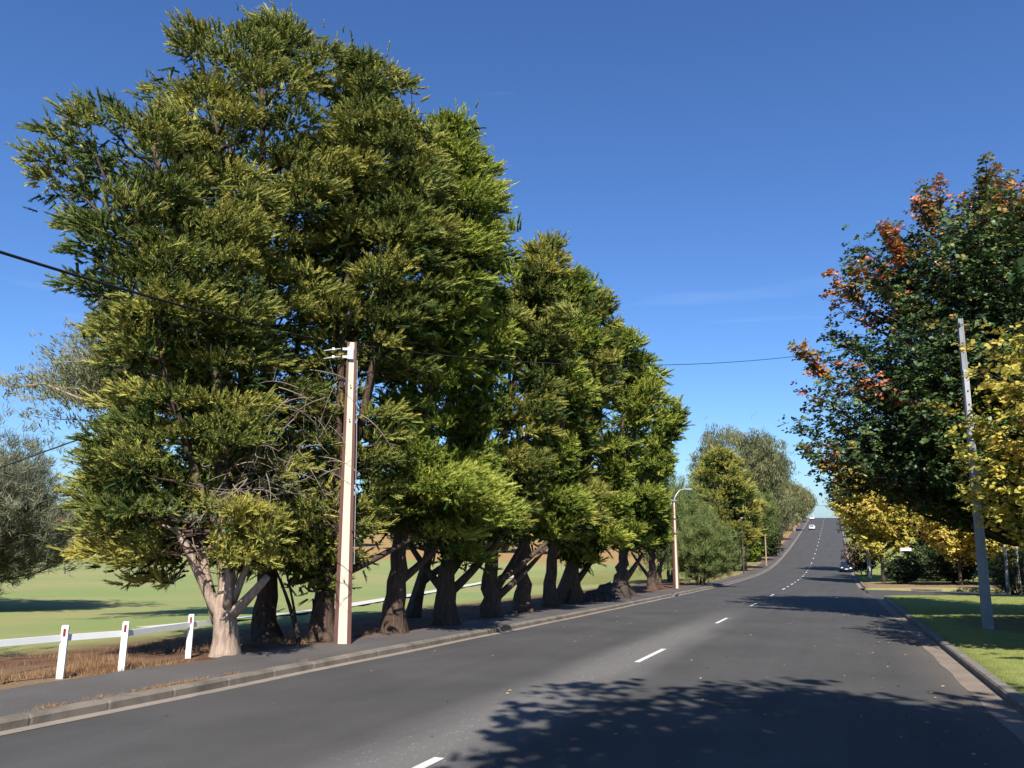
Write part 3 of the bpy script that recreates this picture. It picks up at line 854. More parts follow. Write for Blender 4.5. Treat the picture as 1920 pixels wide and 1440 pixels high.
def cypress(xyb, rows, seed, label, nl=120, r0=.34, fork=2.2, leafmat='cypress', barkmat='bark', size=.46, depth=.9, dmax=4.2, low=(), dens=1.0, nstems=3, plate=1.3, spacing=.30, lowtint=.18, tbase=.10, ins=.48):
    t = Tree('cypress_tree', xyb, seed, 'cypress', size, spacing, plate, leafmat, barkmat)
    t.pd = np.interp(size, [.45, .6, .8, 1.0], [1, .85, .75, .6])
    r = t.r; rows = envelope(rows, ins, .5); H = rows[-1, 0]; h0 = rows[0, 0]
    l, rr = env_at(rows, H * .98); cx_ = (l + rr) / 2
    apex = np.array([cx_, r.uniform(-.3, .3), H - .5])
    midl, midr = env_at(rows, H * .5); mid = np.array([(midl + midr) / 2 * .6, 0, H * .5])
    t.leader([(0, 0, -.2), (r.uniform(-.08, .08), 0, 1.2), (mid[0] * .15, 0, fork + .8), mid, apex], r0, .05, 14, .10, .45, 18)
    for k in range(nstems):
        hh = H * r.uniform(.6, .88); a, b = env_at(rows, hh); ph = 2 * math.pi * (k + r.uniform(.2, .8)) / nstems
        w_ = (b - a) / 2
        e = np.array([(a + b) / 2 + w_ * .5 * math.cos(ph), min(w_ * depth, dmax) * .5 * math.sin(ph), hh])
        s0 = t.start_on(fork + r.uniform(0, 1.5), e)
        c_ = s0 + (e - s0) * .45; c_[:2] += (e - s0)[:2] * .25
        t.leader(bez(s0, c_, e, 8), r0 * .42, .04, 8, .05, 0, 12)
    for (az, h1, ln, rise) in low:     # bare low boughs
        s0 = np.array([0, 0, h1]); e = s0 + np.array([math.cos(R(az)) * ln, math.sin(R(az)) * ln, rise])
        c_ = s0 + (e - s0) * .5 - UP * rise * .12
        t.trunk.tube(bez(s0, c_, e, 7), np.linspace(r0 * .40, r0 * .15, 7), 8)
    ga = 2.399963
    hs_ = list(h0 + (H - h0) * np.sort(r.uniform(0, 1, nl)) ** .92)
    phs = [i * ga + r.uniform(-.4, .4) for i in range(nl)]
    for q in range(nl // 6):            # fuller low skirt on the sunny, open side
        hs_.append(h0 + r.uniform(.7, 3.4)); phs.append(-math.pi / 2 + r.uniform(-1.5, 1.5))
    for i, (h, ph) in enumerate(zip(hs_, phs)):
        a, b = env_at(rows, h); w_ = (b - a) / 2; c_ = (a + b) / 2; dy_ = min(max(w_, .6) * depth, dmax)
        if i >= nl: dy_ = max(dy_, min(2.7, dmax))
        f = r.uniform(.80, 1.0) if i % 4 else r.uniform(.4, .75)
        E = np.array([c_ + w_ * math.cos(ph) * f, dy_ * math.sin(ph) * f, h])
        if abs(E[0] + xyb[0] + 4.22) < .5 and E[1] + xyb[1] < 21.2 and h < 8: continue
        rad = math.hypot(E[0] - c_, E[1]); q = h / H
        sl = .05 + .6 * q if q > .2 else -.15 + q
        hst = max(min(h - rad * sl, H - .8), max(fork * .75, 1.3))
        A = t.start_on(hst, E)
        tint = .29 + tbase + r.uniform(-.16, .16) + lowtint * max(0, 1 - q * 3.2)
        if math.sin(.95 * E[0] + 1.2 * h + seed) * math.sin(1.05 * h - .7 * E[0] + .8 * E[1] + 2 * seed) > .27 and i % 6: continue
        o_ = unit(np.array([E[0] - A[0], E[1] - A[1], 0]) + 1e-6); sd_ = np.array([-o_[1], o_[0], 0])
        R_ = plate * r.uniform(.38, .70) * (.75 if q > .85 else 1)
        E = E - o_ * R_ * .45 - UP * R_ * .25
        Ln = np.linalg.norm(E - A)
        p = t.limb(A, E, k=.25 if q > .2 else .8, t0=max(.2, 1 - 1.8 / max(Ln, .5)), tint=tint - .03, dens=dens * .34, updir=.32, nbm=2.8, plate=plate * .62, jit=.05, flat=.8)
        t.puff(E - o_ * R_ * .35, R_, tint, o_, r.uniform(.20, .34))
        # older growth by the bough, the crown's inner shade put into its tint
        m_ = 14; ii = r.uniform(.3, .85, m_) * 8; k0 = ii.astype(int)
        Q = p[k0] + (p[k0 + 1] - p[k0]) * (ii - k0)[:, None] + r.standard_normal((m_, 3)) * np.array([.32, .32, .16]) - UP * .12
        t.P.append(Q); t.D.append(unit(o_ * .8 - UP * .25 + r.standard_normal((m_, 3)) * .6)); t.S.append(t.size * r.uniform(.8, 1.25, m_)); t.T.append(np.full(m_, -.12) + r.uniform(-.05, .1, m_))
        if Ln > 1.6 and r.uniform() < .75:
            f2 = r.uniform(.5, .9); sx1 = r.choice([-1, 1]) * r.uniform(.5, 1.1) * plate
            c2 = bez(p[0], p[4] * 2 - (p[0] + p[-1]) / 2, p[-1], 21)[int(f2 * 20)]
            C2 = c2 + sd_ * sx1 * min(1, Ln / 3) + UP * r.uniform(-.15, .4)
            t.puff(C2, R_ * r.uniform(.55, .95), tint + r.uniform(-.12, .06), unit(o_ + sd_ * sx1), r.uniform(.20, .34))
            t.limbs.tube(np.array([c2 - o_ * .4, (c2 + C2) / 2 - UP * .08, C2]), [.022, .014, .006], 4, cap=False)
            for q3 in range(3):
                e3 = C2 + r.standard_normal(3) * R_ * .45; t.limbs.tube(np.array([(c2 + C2) / 2, e3]), [.010, .004], 3, cap=False)
    for L_ in t.leaders[1:] + [t.leaders[0]]:      # leafy ends on every stem
        for q in range(4):
            C_ = L_[-1 - q // 2] + np.array([r.normal() * .4, r.normal() * .4, .25 - .3 * q])
            t.puff(C_, plate * r.uniform(.32, .5), .33 + tbase, unit(np.array([r.normal(), r.normal(), .3])), r.uniform(.5, .8))
    return t

prof_T1 = [(1.38, -1.58, -0.29), (1.78, -2.78, 0.16), (2.24, -3.29, 0.6), (2.83, -3.52, 1.52), (3.41, -3.63, 1.97), (4.01, -3.71, 1.77), (4.61, -3.68, 1.45), (5.21, -3.37, 1.24), (5.7, -3.11, 1.22), (6.2, -2.9, 1.13), (6.95, -3.45, 1.16), (7.71, -4.14, 1.19), (8.74, -4.45, 1.21), (9.65, -4.44, 1.1), (10.45, -4.7, 1.01), (11.25, -5.5, 0.91), (12.07, -5.56, 0.61), (12.69, -4.91, -0.06), (12.97, -4.48, -1.89)]
prof_T2 = [(1.91, -1.01, 0.82), (2.74, -1.49, 1.36), (4.15, -1.86, 1.88), (5.6, -2.82, 2.41), (7.07, -3.8, 2.66), (8.58, -4.06, 2.92), (10.12, -4.48, 3.18), (11.7, -4.76, 3.44), (13.31, -4.73, 3.56), (14.46, -4.82, 3.54), (15.29, -4.96, 3.37), (15.96, -4.97, 3.04), (16.64, -4.67, 2.4), (17.24, -4.64, 1.59), (17.67, -2.38, 0.79), (18.02, -0.5, 0.14)]
prof_T3 = [(1.49, -0.56, 0.67), (2.16, -1.69, 1.48), (2.98, -2.01, 2.01), (4.08, -1.93, 2.55), (4.78, -1.97, 2.96), (5.48, -1.72, 2.8), (6.34, -1.62, 2.51), (7.21, -1.52, 2.92), (8.39, -1.57, 3.34), (9.89, -1.5, 3.76), (11.42, -1.57, 3.9), (12.98, -1.49, 3.89), (14.26, -1.4, 3.5), (15.24, -1.29, 3.11), (16.06, -1.17, 2.57), (16.73, -0.74, 1.87), (17.06, -0.13, 1.09)]
prof_T4 = [(1.29, -1.4, 0.93), (1.89, -1.57, 2.48), (2.81, -1.45, 3.89), (3.59, -1.39, 4.05), (4.37, -1.5, 3.73), (5.01, -1.52, 2.94), (5.81, -1.39, 0.86), (6.61, -1.09, 1.65), (7.59, -1.28, 2.93), (9.26, -1.33, 3.25), (10.96, -1.22, 3.42), (12.17, -1.09, 3.67), (13.22, -0.95, 3.84), (13.84, -0.8, 4.14), (14.47, -0.31, 3.84), (15.19, 0.18, 3.25), (15.92, 0.51, 2.39), (16.51, 1.02, 1.7)]
prof_T5 = [(1.37, -1.4, 1.08), (2.23, -1.6, 2.14), (3.29, -1.8, 3.4), (4.0, -1.45, 3.22), (4.71, -1.11, 2.59), (5.43, -0.76, 1.96), (6.89, -1.15, 2.14), (8.38, -1.36, 2.88), (10.27, -1.4, 3.07), (12.21, -1.06, 2.9), (13.59, -0.52, 2.62), (14.59, 0.04, 2.14)]
prof_T6 = [(1.67, -1.04, 0.79), (2.67, -1.46, 2.01), (3.88, -1.48, 2.43), (4.91, -1.28, 2.24), (6.15, -1.3, 2.66), (8.04, -1.32, 3.31), (10.4, -0.92, 3.55), (12.37, -0.5, 3.69), (13.71, 0.14, 3.71), (14.84, 0.68, 3.61), (15.64, 1.33, 2.97)]
prof_T7 = [(1.86, -1.06, 1.82), (3.17, -1.29, 2.95), (4.27, -1.07, 3.19), (5.83, -1.07, 2.54), (7.65, -0.85, 3.02), (9.96, -0.62, 3.75), (11.84, -0.39, 4.25), (13.27, 0.07, 4.04), (14.24, 0.78, 3.83), (14.97, 1.49, 3.14)]
prof_T8 = [(1.85, -1.03, 1.95), (3.07, -1.27, 2.96), (4.3, -1.02, 3.24), (5.79, -0.76, 2.51), (8.32, -1.01, 3.07), (10.39, -0.74, 4.14), (12.22, -0.22, 4.44), (13.82, 0.58, 3.96), (14.89, 1.37, 3.46), (15.44, 2.16, 3.21)]
prof_T9 = [(2.1, -0.92, 2.06), (3.43, -1.45, 3.44), (4.78, -1.17, 3.2), (6.14, -0.89, 2.96), (8.34, -1.15, 4.4), (10.3, -0.85, 5.58), (11.29, -0.28, 6.51), (12.29, 0.29, 5.08), (13.73, 0.88, 4.42), (14.75, 1.74, 3.73)]
prof_T10 = [(1.79, -1.94, 2.49), (3.12, -2.26, 3.22), (4.47, -1.89, 3.6), (6.17, -1.52, 3.31), (8.24, -1.83, 4.07), (10.33, -1.45, 4.84), (11.38, -1.08, 5.23), (12.8, -0.7, 3.88), (14.23, 0.03, 3.04), (15.31, 1.12, 2.36)]
prof_T11 = [(h_, l_, min(r_, 2.4 if h_ > 4.6 else 9)) for h_, l_, r_ in [(1.75, -1.59, 3.09), (3.28, -1.95, 3.93), (4.44, -1.13, 3.19), (6.77, -1.47, 2.49), (9.14, -1.02, 3.36), (10.74, -0.58, 3.82), (11.94, 0.25, 3.46), (12.95, 1.09, 2.3)]]
ROW = 'cypress trees in a row along the left path'

# the pale forked trunk nearest the camera
t = cypress((-6.27, 18.06), prof_T1, 101, '', nl=145, r0=.30, fork=1.9, leafmat='cypress', lowtint=.46, ins=.22, barkmat='bark_sunlit', size=.33, spacing=.20, nstems=2, depth=.8, dmax=2.6)
t.trunk.tube(bez(np.array([-.1, -.1, .9]), np.array([-.45, -.3, 1.7]), np.array([-.85, -.6, 2.65]), 8), np.linspace(.13, .07, 8), 9)
t.trunk.tube(bez(np.array([-.8, -.55, 2.55]), np.array([-.95, -.65, 2.8]), np.array([-1.2, -.8, 2.86]), 5), np.linspace(.06, .025, 5), 7)
t.trunk.tube(bez(np.array([-.12, 0, .75]), np.array([-.5, .1, 1.5]), np.array([-.72, .2, 2.5]), 7), np.linspace(.15, .08, 7), 9)
t.trunk.tube(bez(np.array([.1, -.2, 1.1]), np.array([.16, -.28, 2.0]), np.array([.14, -.25, 3.0]), 7), np.linspace(.10, .06, 7), 9)
t.trunk.tube(bez(np.array([.2, -.1, .95]), np.array([.55, -.25, 1.25]), np.array([1.0, -.4, 1.75]), 7), np.linspace(.13, .08, 7), 9)
t.trunk.tube(bez(np.array([.15, 0, 1.2]), np.array([.4, -.2, 1.7]), np.array([.7, -.3, 2.5]), 6), np.linspace(.10, .05, 6), 8)
t.twigs((.4, -.5, 3.5), 36, 1.0, .45, -.15, .016); t.twigs((.9, -.4, 3.8), 32, .9, .4, -.2, .014); t.twigs((-.6, -.6, 2.6), 10, .8, .3, -.5); t.twigs((1.6, -.2, 5.2), 16, 1.2, .5, -.4)
for q in range(13):      # the sprays hanging low on its right, towards the path
    t.puff(np.array([t.r.uniform(.35, 1.75), t.r.uniform(-1.5, -.6), t.r.uniform(1.75, 3.3)]), t.r.uniform(.32, .5), .5 + t.r.uniform(-.1, .15), (.5, -.6, 0), .35)
t.finish('cypress with a pale sunlit trunk forking low beside the white posts', 'tree', ROW, True, ((-1.1, .12, -5, .7, -1, 3.0), (.12, 1.0, -5, .7, -1, 1.5), (-.25, 1.25, -5, .5, 3.25, 4.5)))

t = cypress((-6.48, 21.71), prof_T2, 102, '', nl=175, r0=.34, fork=3.2, size=.36, spacing=.22, nstems=4, low=((20, 2.6, 1.6, 1.2),))
t.twigs((.4, -1.2, 6.0), 24, 1.5, .8, -.5); t.twigs((-1.2, -1.6, 8.6), 20, 1.8, 1.0, -.3)
t.finish('tallest cypress, straight dark trunk behind the pale forked one', 'tree', ROW, True)

t = cypress((-4.9, 21.75), prof_T3, 103, '', nl=170, r0=.36, fork=1.9, size=.36, spacing=.22, nstems=4, low=((165, 1.5, 1.5, 1.6), (20, 1.6, 2.2, 1.0), (60, 1.8, 1.6, 1.8)), leafmat='cypress')
t.twigs((-.6, -1.2, 5.9), 26, 1.2, .6, -.5, .010); t.twigs((-.5, -1.0, 3.9), 22, .9, .4, -.5, .010)
t.finish('cypress whose trunk stands directly behind the tall concrete pole', 'tree', ROW, True)

for pk in (prof_T4, prof_T5, prof_T6, prof_T7, prof_T8, prof_T9, prof_T10, prof_T11):
    pk[:] = [k for k in pk if k[0] > 2.05]
t = cypress((-3.42, 23.94), prof_T4, 104, '', nl=160, r0=.38, fork=2.0, size=.38, spacing=.23, nstems=3, leafmat='cypress_fresh', tbase=.02, lowtint=.32, low=((30, 1.4, 1.8, 1.5),))
t.finish('cypress with bright green low boughs just right of the concrete pole', 'tree', ROW, True)

t = Tree('cypress_tree', (-3.75, 31.0), 105, 'cypress', .5, .4)
t.leader([(0, 0, -.2), (.25, 0, 1.2), (.9, 0, 3.4), (1.4, 0, 7), (1.2, 0, 11)], .30, .06, 12, .08, .4)
for i in range(46):
    ph = i * 2.4; h = t.r.uniform(3.2, 11.5); f = 2.6 * t.r.uniform(.5, 1)
    t.limb(t.start_on(h - 1, np.array([0, 0, h])), np.array([1.1 + f * math.cos(ph), f * math.sin(ph), h]), tint=.28)
t.trunk.tube(bez(np.array([.3, 0, 1.3]), np.array([1.0, 0, 1.9]), np.array([2.2, .1, 2.6]), 6), np.linspace(.15, .08, 6), 8)
t.finish('slimmer leaning cypress set back between two thick trunks', 'tree', ROW)

t = cypress((-2.14, 27.26), prof_T5, 106, '', nl=108, r0=.42, fork=1.5, size=.42, spacing=.27, leafmat='cypress_fresh', tbase=.02, lowtint=.32, low=((160, 1.0, 1.9, 2.3), (15, 1.0, 2.4, 2.6), (40, 1.6, 1.6, 2.0)))
t.finish('cypress whose thick trunk splits into a wide three-way fork', 'tree', ROW)
t = cypress((-0.79, 31.27), prof_T6, 107, '', nl=108, r0=.44, fork=2.0, size=.46, spacing=.30, low=((25, .6, 2.4, 2.0), (40, .8, 2.0, 2.6), (12, 1.2, 2.2, 1.6)))
t.finish('cypress with several thin boughs splaying right from its trunk base', 'tree', ROW)
t = cypress((0.39, 33.98), prof_T7, 108, '', nl=108, r0=.42, fork=2.4, size=.48, spacing=.32, leafmat='cypress_fresh', tbase=.02, lowtint=.32)
t.finish('cypress with a straight trunk between splayed boughs and a paired trunk', 'tree', ROW)
t = cypress((1.77, 38.04), prof_T8, 109, '', nl=105, r0=.40, fork=2.6, size=.52, spacing=.36)
t.finish('cypress with a slim trunk close beside the leaning buttressed trunk', 'tree', ROW)
t = cypress((3.09, 41.52), prof_T9, 110, '', nl=110, r0=.50, fork=1.8, size=.56, spacing=.38, leafmat='cypress_fresh', tbase=.02, lowtint=.32, low=((20, .9, 2.0, 2.6),))
t.trunk.tube(bez(np.array([-.9, -.3, -.1]), np.array([-.4, -.2, .7]), np.array([0, 0, 2.2]), 7), np.linspace(.42, .25, 7), 9)
t.twigs((-.6, -1.8, 4.2), 40, 1.2, .6, -.7, .02)
t.finish('cypress with a leaning buttressed trunk beside dark mounds of stumps', 'tree', ROW)
t = cypress((7.04, 52.27), prof_T10, 111, '', nl=95, r0=.62, fork=1.6, size=.64, spacing=.44, plate=1.3, leafmat='cypress_fresh', tbase=.02, lowtint=.32, low=((25, .8, 1.6, 1.8),))
t.finish('cypress with a short very thick trunk right of the dark mounds', 'tree', ROW, False, ((2.35, 9, -9, 9, -1, 9.5),))
t = cypress((10.18, 59.95), prof_T11, 112, '', nl=85, r0=.40, fork=1.8, size=.8, spacing=.5, plate=1.3, leafmat='cypress_fresh', tbase=.02, lowtint=.32, low=((150, .8, 1.8, 2.4), (30, .6, 1.8, 2.6)))
t.finish('last cypress of the row, several slim trunks behind the street lamp', 'tree', ROW, False, ((.95, 4.6, -9, 3.7, -1, 8.5), (1.5, 4.6, -9, 3.7, 8.4, 13)))

# ---- general crowns for the other trees
def round_tree(name, xyb, seed, H, cx0, rx, ry, hb, leaf, leafmat, barkmat, size, n, label, r0=.2, plate=1.0, spacing=.4, tint=.35, tvar=.2, group=None, trunk_to=.6, rows=None, dens=1.0, updir=.6, cat='tree', stems=1, bare=0, tintf=None, k=.4, jit=.1, flat=.3, fmin=.55, cy0=0.0, sub=1.0, shoots=()):
    t = Tree(name, xyb, seed, leaf, size, spacing, plate, leafmat, barkmat); r = t.r
    for q in range(stems):
        a = 2 * math.pi * q / stems + r.uniform(0, 1); sp_ = 0 if stems == 1 else .28 * rx
        t.leader([(0 if stems == 1 else .15 * math.cos(a), 0 if stems == 1 else .15 * math.sin(a), -.2), (cx0 * .2 + .5 * sp_ * math.cos(a), cy0 * .2 + .5 * sp_ * math.sin(a), hb), (cx0 + sp_ * math.cos(a), cy0 + sp_ * math.sin(a), hb + (H - hb) * .55), (cx0 + sp_ * 1.2 * math.cos(a), cy0 + sp_ * 1.2 * math.sin(a), H * .9)], r0 / math.sqrt(stems), .03, 10, .05, .3)
    for i in range(n):
        zt = 1 - 2 * (i + .5) / n; ph = i * 2.399963 + r.uniform(-.3, .3)
        f = r.uniform(fmin, 1.0) * (1 + .12 * math.sin(ph * 3 + seed))
        if rows is None:
            rad = math.sqrt(max(0, 1 - zt * zt)); h = hb + (H - hb) * (.5 + .5 * zt * f)
            E = np.array([cx0 + rx * rad * math.cos(ph) * f, cy0 + ry * rad * math.sin(ph) * f, h])
        else:
            h = rows[0][0] + (rows[-1][0] - rows[0][0]) * (.5 + .5 * zt); a, b = env_at(np.array(rows), h)
            E = np.array([(a + b) / 2 + (b - a) / 2 * math.cos(ph) * f, cy0 + min(ry, (b - a) / 2) * math.sin(ph) * f, h])
        rad = math.hypot(E[0] - cx0, E[1] - cy0)
        A = t.start_on(max(hb * .7, E[2] - rad * .7), E)
        ti = tint + r.uniform(-tvar, tvar)
        if tintf: ti = tintf(E, ti, r)
        t.limb(A, E, k=k, t0=.3 * sub, tint=ti, dens=dens, updir=updir, jit=jit, flat=flat)
    for (sx1, sy1, sz1, ln1) in shoots:      # leading shoots that stand out of the crown
        for q in range(3):
            A = np.array([sx1 * .9, sy1, sz1 - .8]); E = np.array([sx1 + r.normal() * .35, sy1 + r.normal() * .3, sz1 + ln1 * r.uniform(.4, .8)])
            t.limb(A, E, k=.5, t0=.1, tint=.80 + r.uniform(-.3, .1), dens=1.2, plate=.5, updir=1.0, nbm=6)
    for q in range(bare):
        e = np.array([cx0 + rx * r.uniform(-.6, .6), 0, H * r.uniform(.95, 1.12)]); t.twigs(e - UP * .8, 3, 1.4, .2, .5, .03)
    return t.finish(label, cat, group)

# right-hand side: the big maple and its neighbours
rows_m = [(4.4, -1.5, 2.0), (5.2, -3.9, 3.2), (6.0, -6.5, 4.2), (6.79, -7.7, 4.6), (7.99, -8.0, 5.6), (8.96, -8.2, 6.0), (10.18, -7.5, 6.5), (11.17, -7.3, 6.7), (12.17, -7.1, 6.8), (13.43, -5.6, 7.0), (14.71, -5.7, 7.1), (16.25, -5.5, 7.0), (18.08, -5.1, 6.7), (19.14, -3.4, 6.2), (20.3, -0.6, 5.2), (20.8, 1.0, 4.2)]
def maple_tint(E, ti, r):
    # autumn colour has started on the outer left and topmost shoots
    c = 0
    if ((E[0] < -7.1 and E[2] > 13.0) or (E[0] < -8.3 and 10.6 < E[2] < 12.0)) and r.uniform() < .9: c = .52
    elif E[2] > 18.4 and r.uniform() < .6: c = .42
    elif E[0] < -9.9 and 6.4 < E[2] < 7.0: c = .55
    elif r.uniform() < .03: c = .35
    return min(ti + c, .95)
rows_m = [(h_ - 1.6 * max(0, h_ - 10) / 11, l_ - 2.4, r_ - 2.9) for h_, l_, r_ in rows_m]
round_tree('maple_tree', (23.5, 36.0), 201, 20, -2.0, 7, 7.2, 4.2, 'broad', 'maple', 'bark_dark',   .46, 520, 'large dark green maple with orange-red tips towering over the verge', r0=.42, plate=1.1, spacing=.40, tint=.45, tvar=.16, rows=rows_m, updir=1.3, tintf=maple_tint, flat=.6, jit=.12, fmin=.5, shoots=((-4.6, -1, 17.6, 1.7), (-2.3, -2, 18.2, 2.5), (-1.0, 0, 18.6, 1.3), (.9, -1, 18.3, 2.7), (-6.4, -1, 16.2, 1.7), (-8.2, 0, 14.8, 1.2), (-10.2, -1, 6.6, .9), (-10.0, 0, 11.2, 1.0), (.2, 1, 19.6, 1.6), (-3.6, 0, 18.9, 1.2)))

def yrow(E, ti, r): return ti
round_tree('maple_tree', (15.9, 21.0), 202, 9, .0, 4.4, 3.4, 2.6, 'broad', 'yellow', 'bark_dark', .36, 95, 'yellow autumn tree reaching in beside the galvanised right pole', r0=.2, plate=1.1, spacing=.27, tint=.42, tvar=.25, updir=1.2, rows=[(2.9, -2.0, 1.2), (3.63, -3.6, 1.8), (4.6, -4.1, 2.1), (5.72, -4.2, 2.2), (6.57, -3.9, 2.3), (7.29, -3.2, 2.3), (8.02, -3.0, 2.0), (8.46, -2.3, 1.8)], flat=.65)

YG = 'yellow autumn trees past the side street'
round_tree('maple_tree', (39.4, 87), 203, 14.2, -.3, 5.0, 4.4, 2.8, 'broad', 'yellow', 'bark_dark', .62, 190, 'tall yellow tree overhanging the road above the parked dark car', r0=.22, plate=1.3, spacing=.5, tint=.52, tvar=.26, group=YG, updir=1.1)
round_tree('maple_tree', (41.5, 76), 204, 9.4, 0, 4.2, 3.2, 2.4, 'broad', 'yellow', 'bark_dark', .55, 140, 'orange-yellow tree spreading above the white street sign', r0=.18, plate=1.2, spacing=.46, tint=.62, tvar=.26, group=YG, updir=1.1)
round_tree('maple_tree', (45.5, 74), 205, 8.6, 0, 4.8, 3.2, 2.6, 'broad', 'yellow', 'bark_dark', .55, 150, 'low yellow tree above the dark shrubs right of the sign', r0=.16, plate=1.2, spacing=.46, tint=.45, tvar=.28, group=YG, updir=1.1)
round_tree('maple_tree', (53.5, 80), 206, 8.6, 0, 4.4, 3.0, 3.0, 'broad', 'yellow', 'bark_dark', .55, 110, 'orange tree behind the white birch trunks', r0=.16, plate=1.1, spacing=.48, tint=.7, tvar=.2, group=YG, updir=1.1)

DG = 'dark trees behind the yellow ones'
round_tree('dark_tree', (47, 92), 207, 17, 0, 6.5, 5, 2.0, 'broad', 'dark', 'bark_dark', .8, 110, 'dark tree standing behind the low yellow tree', r0=.3, plate=1.6, spacing=.62, tint=.4, group=DG)
round_tree('dark_tree', (60, 95), 208, 18, 0, 7.5, 5, 1.5, 'broad', 'dark', 'bark_dark', .85, 120, 'dark tree rising behind the orange one and the birch trunks', r0=.3, plate=1.7, spacing=.66, tint=.4, group=DG)
round_tree('dark_tree', (36, 50), 209, 13, 0, 5.5, 4, 2.5, 'broad', 'dark', 'bark_dark', .6, 100, 'dark tree beyond the yellow tree at the frame edge', r0=.26, plate=1.4, spacing=.5, tint=.4, group=DG)
round_tree('dark_tree', (51.2, 117.4), 210, 16.0, -.6, 5.8, 4, 7.0, 'broad', 'dark', 'bark_dark', .9, 80, 'dark bushy tree on the right verge where the hill climbs', r0=.3, plate=1.5, spacing=.7, tint=.55)

SG = 'dark shrubs at the corner of the side street'
for k_, (x, y, h, rx, mt, lb, nm) in enumerate((
        (38.9, 81.5, 2.6, 2.0, 'dark', 'low dark shrub just left of the street sign', 'shrub'), (43.5, 80, 3.6, 2.6, 'dark', 'grey-flecked dark shrub on the brown bank', 'shrub'),
        (48.5, 80, 4.2, 3.2, 'dark', 'wide dark shrub under the low yellow tree', 'shrub'), (46.0, 107, 5.4, 2.6, 'purple', 'purple-brown shrub beside the parked dark car', 'shrub'),
        (37.6, 60.5, 3.9, 2.6, 'dark', 'spiky dark bush behind the right pole', 'shrub'), (43, 64, 3.6, 3.2, 'dark', 'dark bush under the white birch trunks', 'shrub'), (45.0, 87.0, 3.8, 3.4, 'dark', 'dark shrub filling the gap behind the street sign', 'shrub'), (53.0, 86.0, 4.4, 3.8, 'dark', 'dark shrub below the orange tree', 'shrub'))):
    round_tree(nm, (x, y), 230 + k_, h, 0, rx, rx * .8, .25, 'broad' if k_ != 4 else 'feather', mt, 'bark_dark', .5 if k_ != 4 else .7, 60, lb, r0=.12, plate=.9, spacing=.42, tint=.5, stems=3, cat='shrub', group=SG if mt == 'dark' else None)
# birches: two pale stems seen through the shrubs
for k_, (x, y, lb) in enumerate(((36.2, 60.0, 'slim white birch trunk between the dark bushes'), (39.4, 63.8, 'second white birch trunk, half hidden further right'))):
    round_tree('birch_tree', (x, y), 240 + k_, 9.5, .2, 1.8, 1.6, 4.2, 'broad', 'bright', 'bark_birch', .4, 34, lb, r0=.13, plate=.7, spacing=.4, tint=.4, group='white birches behind the right pole')

# left-hand side beyond the cypress row
BG = 'grey-green she-oaks after the cypress row'
round_tree('sheoak_tree', (16.4, 71.5), 301, 5.4, .3, 3.3, 2.2, .7, 'feather', 'sheoak', 'bark', .9, 150, 'bushy many-stemmed she-oak beside the street lamp base', r0=.3, plate=1.0, spacing=.34, tint=.4, stems=6, group=BG, jit=.2, updir=.5, fmin=.4)
round_tree('sheoak_tree', (16.6, 86), 302, 10.8, .3, 3.2, 3.0, 2.0, 'feather', 'sheoak', 'bark', 1.2, 150, 'tall feathery she-oak behind the lamp arm', r0=.3, plate=1.2, spacing=.42, tint=.45, stems=2, group=BG, jit=.25, updir=.5, fmin=.4)
round_tree('sheoak_tree', (14.2, 80), 307, 9.5, .2, 2.8, 2.6, 1.5, 'feather', 'sheoak', 'bark', 1.2, 110, 'darker she-oak pressed against the last cypress', r0=.3, plate=1.2, spacing=.45, tint=.25, stems=2, group=BG, jit=.25, updir=.5, fmin=.4)
round_tree('sheoak_tree', (35.2, 124), 303, 12.0, .4, 4.8, 3.4, 5.6, 'feather', 'sheoak', 'bark', 1.4, 140, 'rounded she-oak standing behind the dark thin pole', r0=.26, plate=1.2, spacing=.45, tint=.42, stems=2, group=BG, jit=.25, updir=.5, fmin=.4)
t = cypress((31.2, 117), [(4, -4.2, 4.2), (8, -6.2, 6.0), (11, -6.2, 5.8), (13.6, -5.6, 5.0), (15.4, -4.6, 3.4), (16.8, -3.2, 1.6), (17.6, -1.8, .6)], 304, '', nl=120, r0=.4, fork=2.5, leafmat='cypress', size=1.0, spacing=.75, plate=1.9, lowtint=0, tbase=.2)
t.finish('rounded golden cypress standing alone above the she-oaks', 'tree')
round_tree('broadleaf_tree', (45.6, 150), 305, 11.2, 0, 3.1, 2.4, 2.6, 'broad', 'bright', 'bark_gum', .85, 70, 'small bright green tree behind the second thin pole', r0=.2, plate=1.1, spacing=.6, tint=.5)
EG = 'gum trees on the hill beside the road'
G_ = dict(group=EG, updir=.9, fmin=.6)
round_tree('gum_tree', (39.5, 141), 310, 24.0, 0, 9.5, 5, 8, 'gum', 'gum', 'bark_gum', 1.6, 170, 'tallest gum with airy clumps and a bare spire on top', r0=.5, plate=2.2, spacing=.85, tint=.5, tvar=.25, bare=3, stems=3, **G_)
round_tree('gum_tree', (49.5, 160), 311, 24.5, .5, 5.5, 4, 7, 'gum', 'gum', 'bark_gum', 1.6, 100, 'gum second nearest the lamp, standing beside the tallest one', r0=.4, plate=2.0, spacing=.9, tint=.5, tvar=.25, stems=2, **G_)
round_tree('gum_tree', (56.0, 177), 312, 15.0, 0, 6.0, 5, 3.0, 'gum', 'gum', 'bark_gum', 1.6, 130, 'dense rounded olive gum above the third thin pole', r0=.4, plate=1.8, spacing=.8, tint=.42, tvar=.2, **G_)
round_tree('gum_tree', (69.0, 211), 313, 15.0, 0, 6.0, 5, 3.0, 'gum', 'gum', 'bark_gum', 1.8, 110, 'olive-brown gum leaning over the hill verge', r0=.4, plate=1.8, spacing=.95, tint=.5, tvar=.2, **G_)
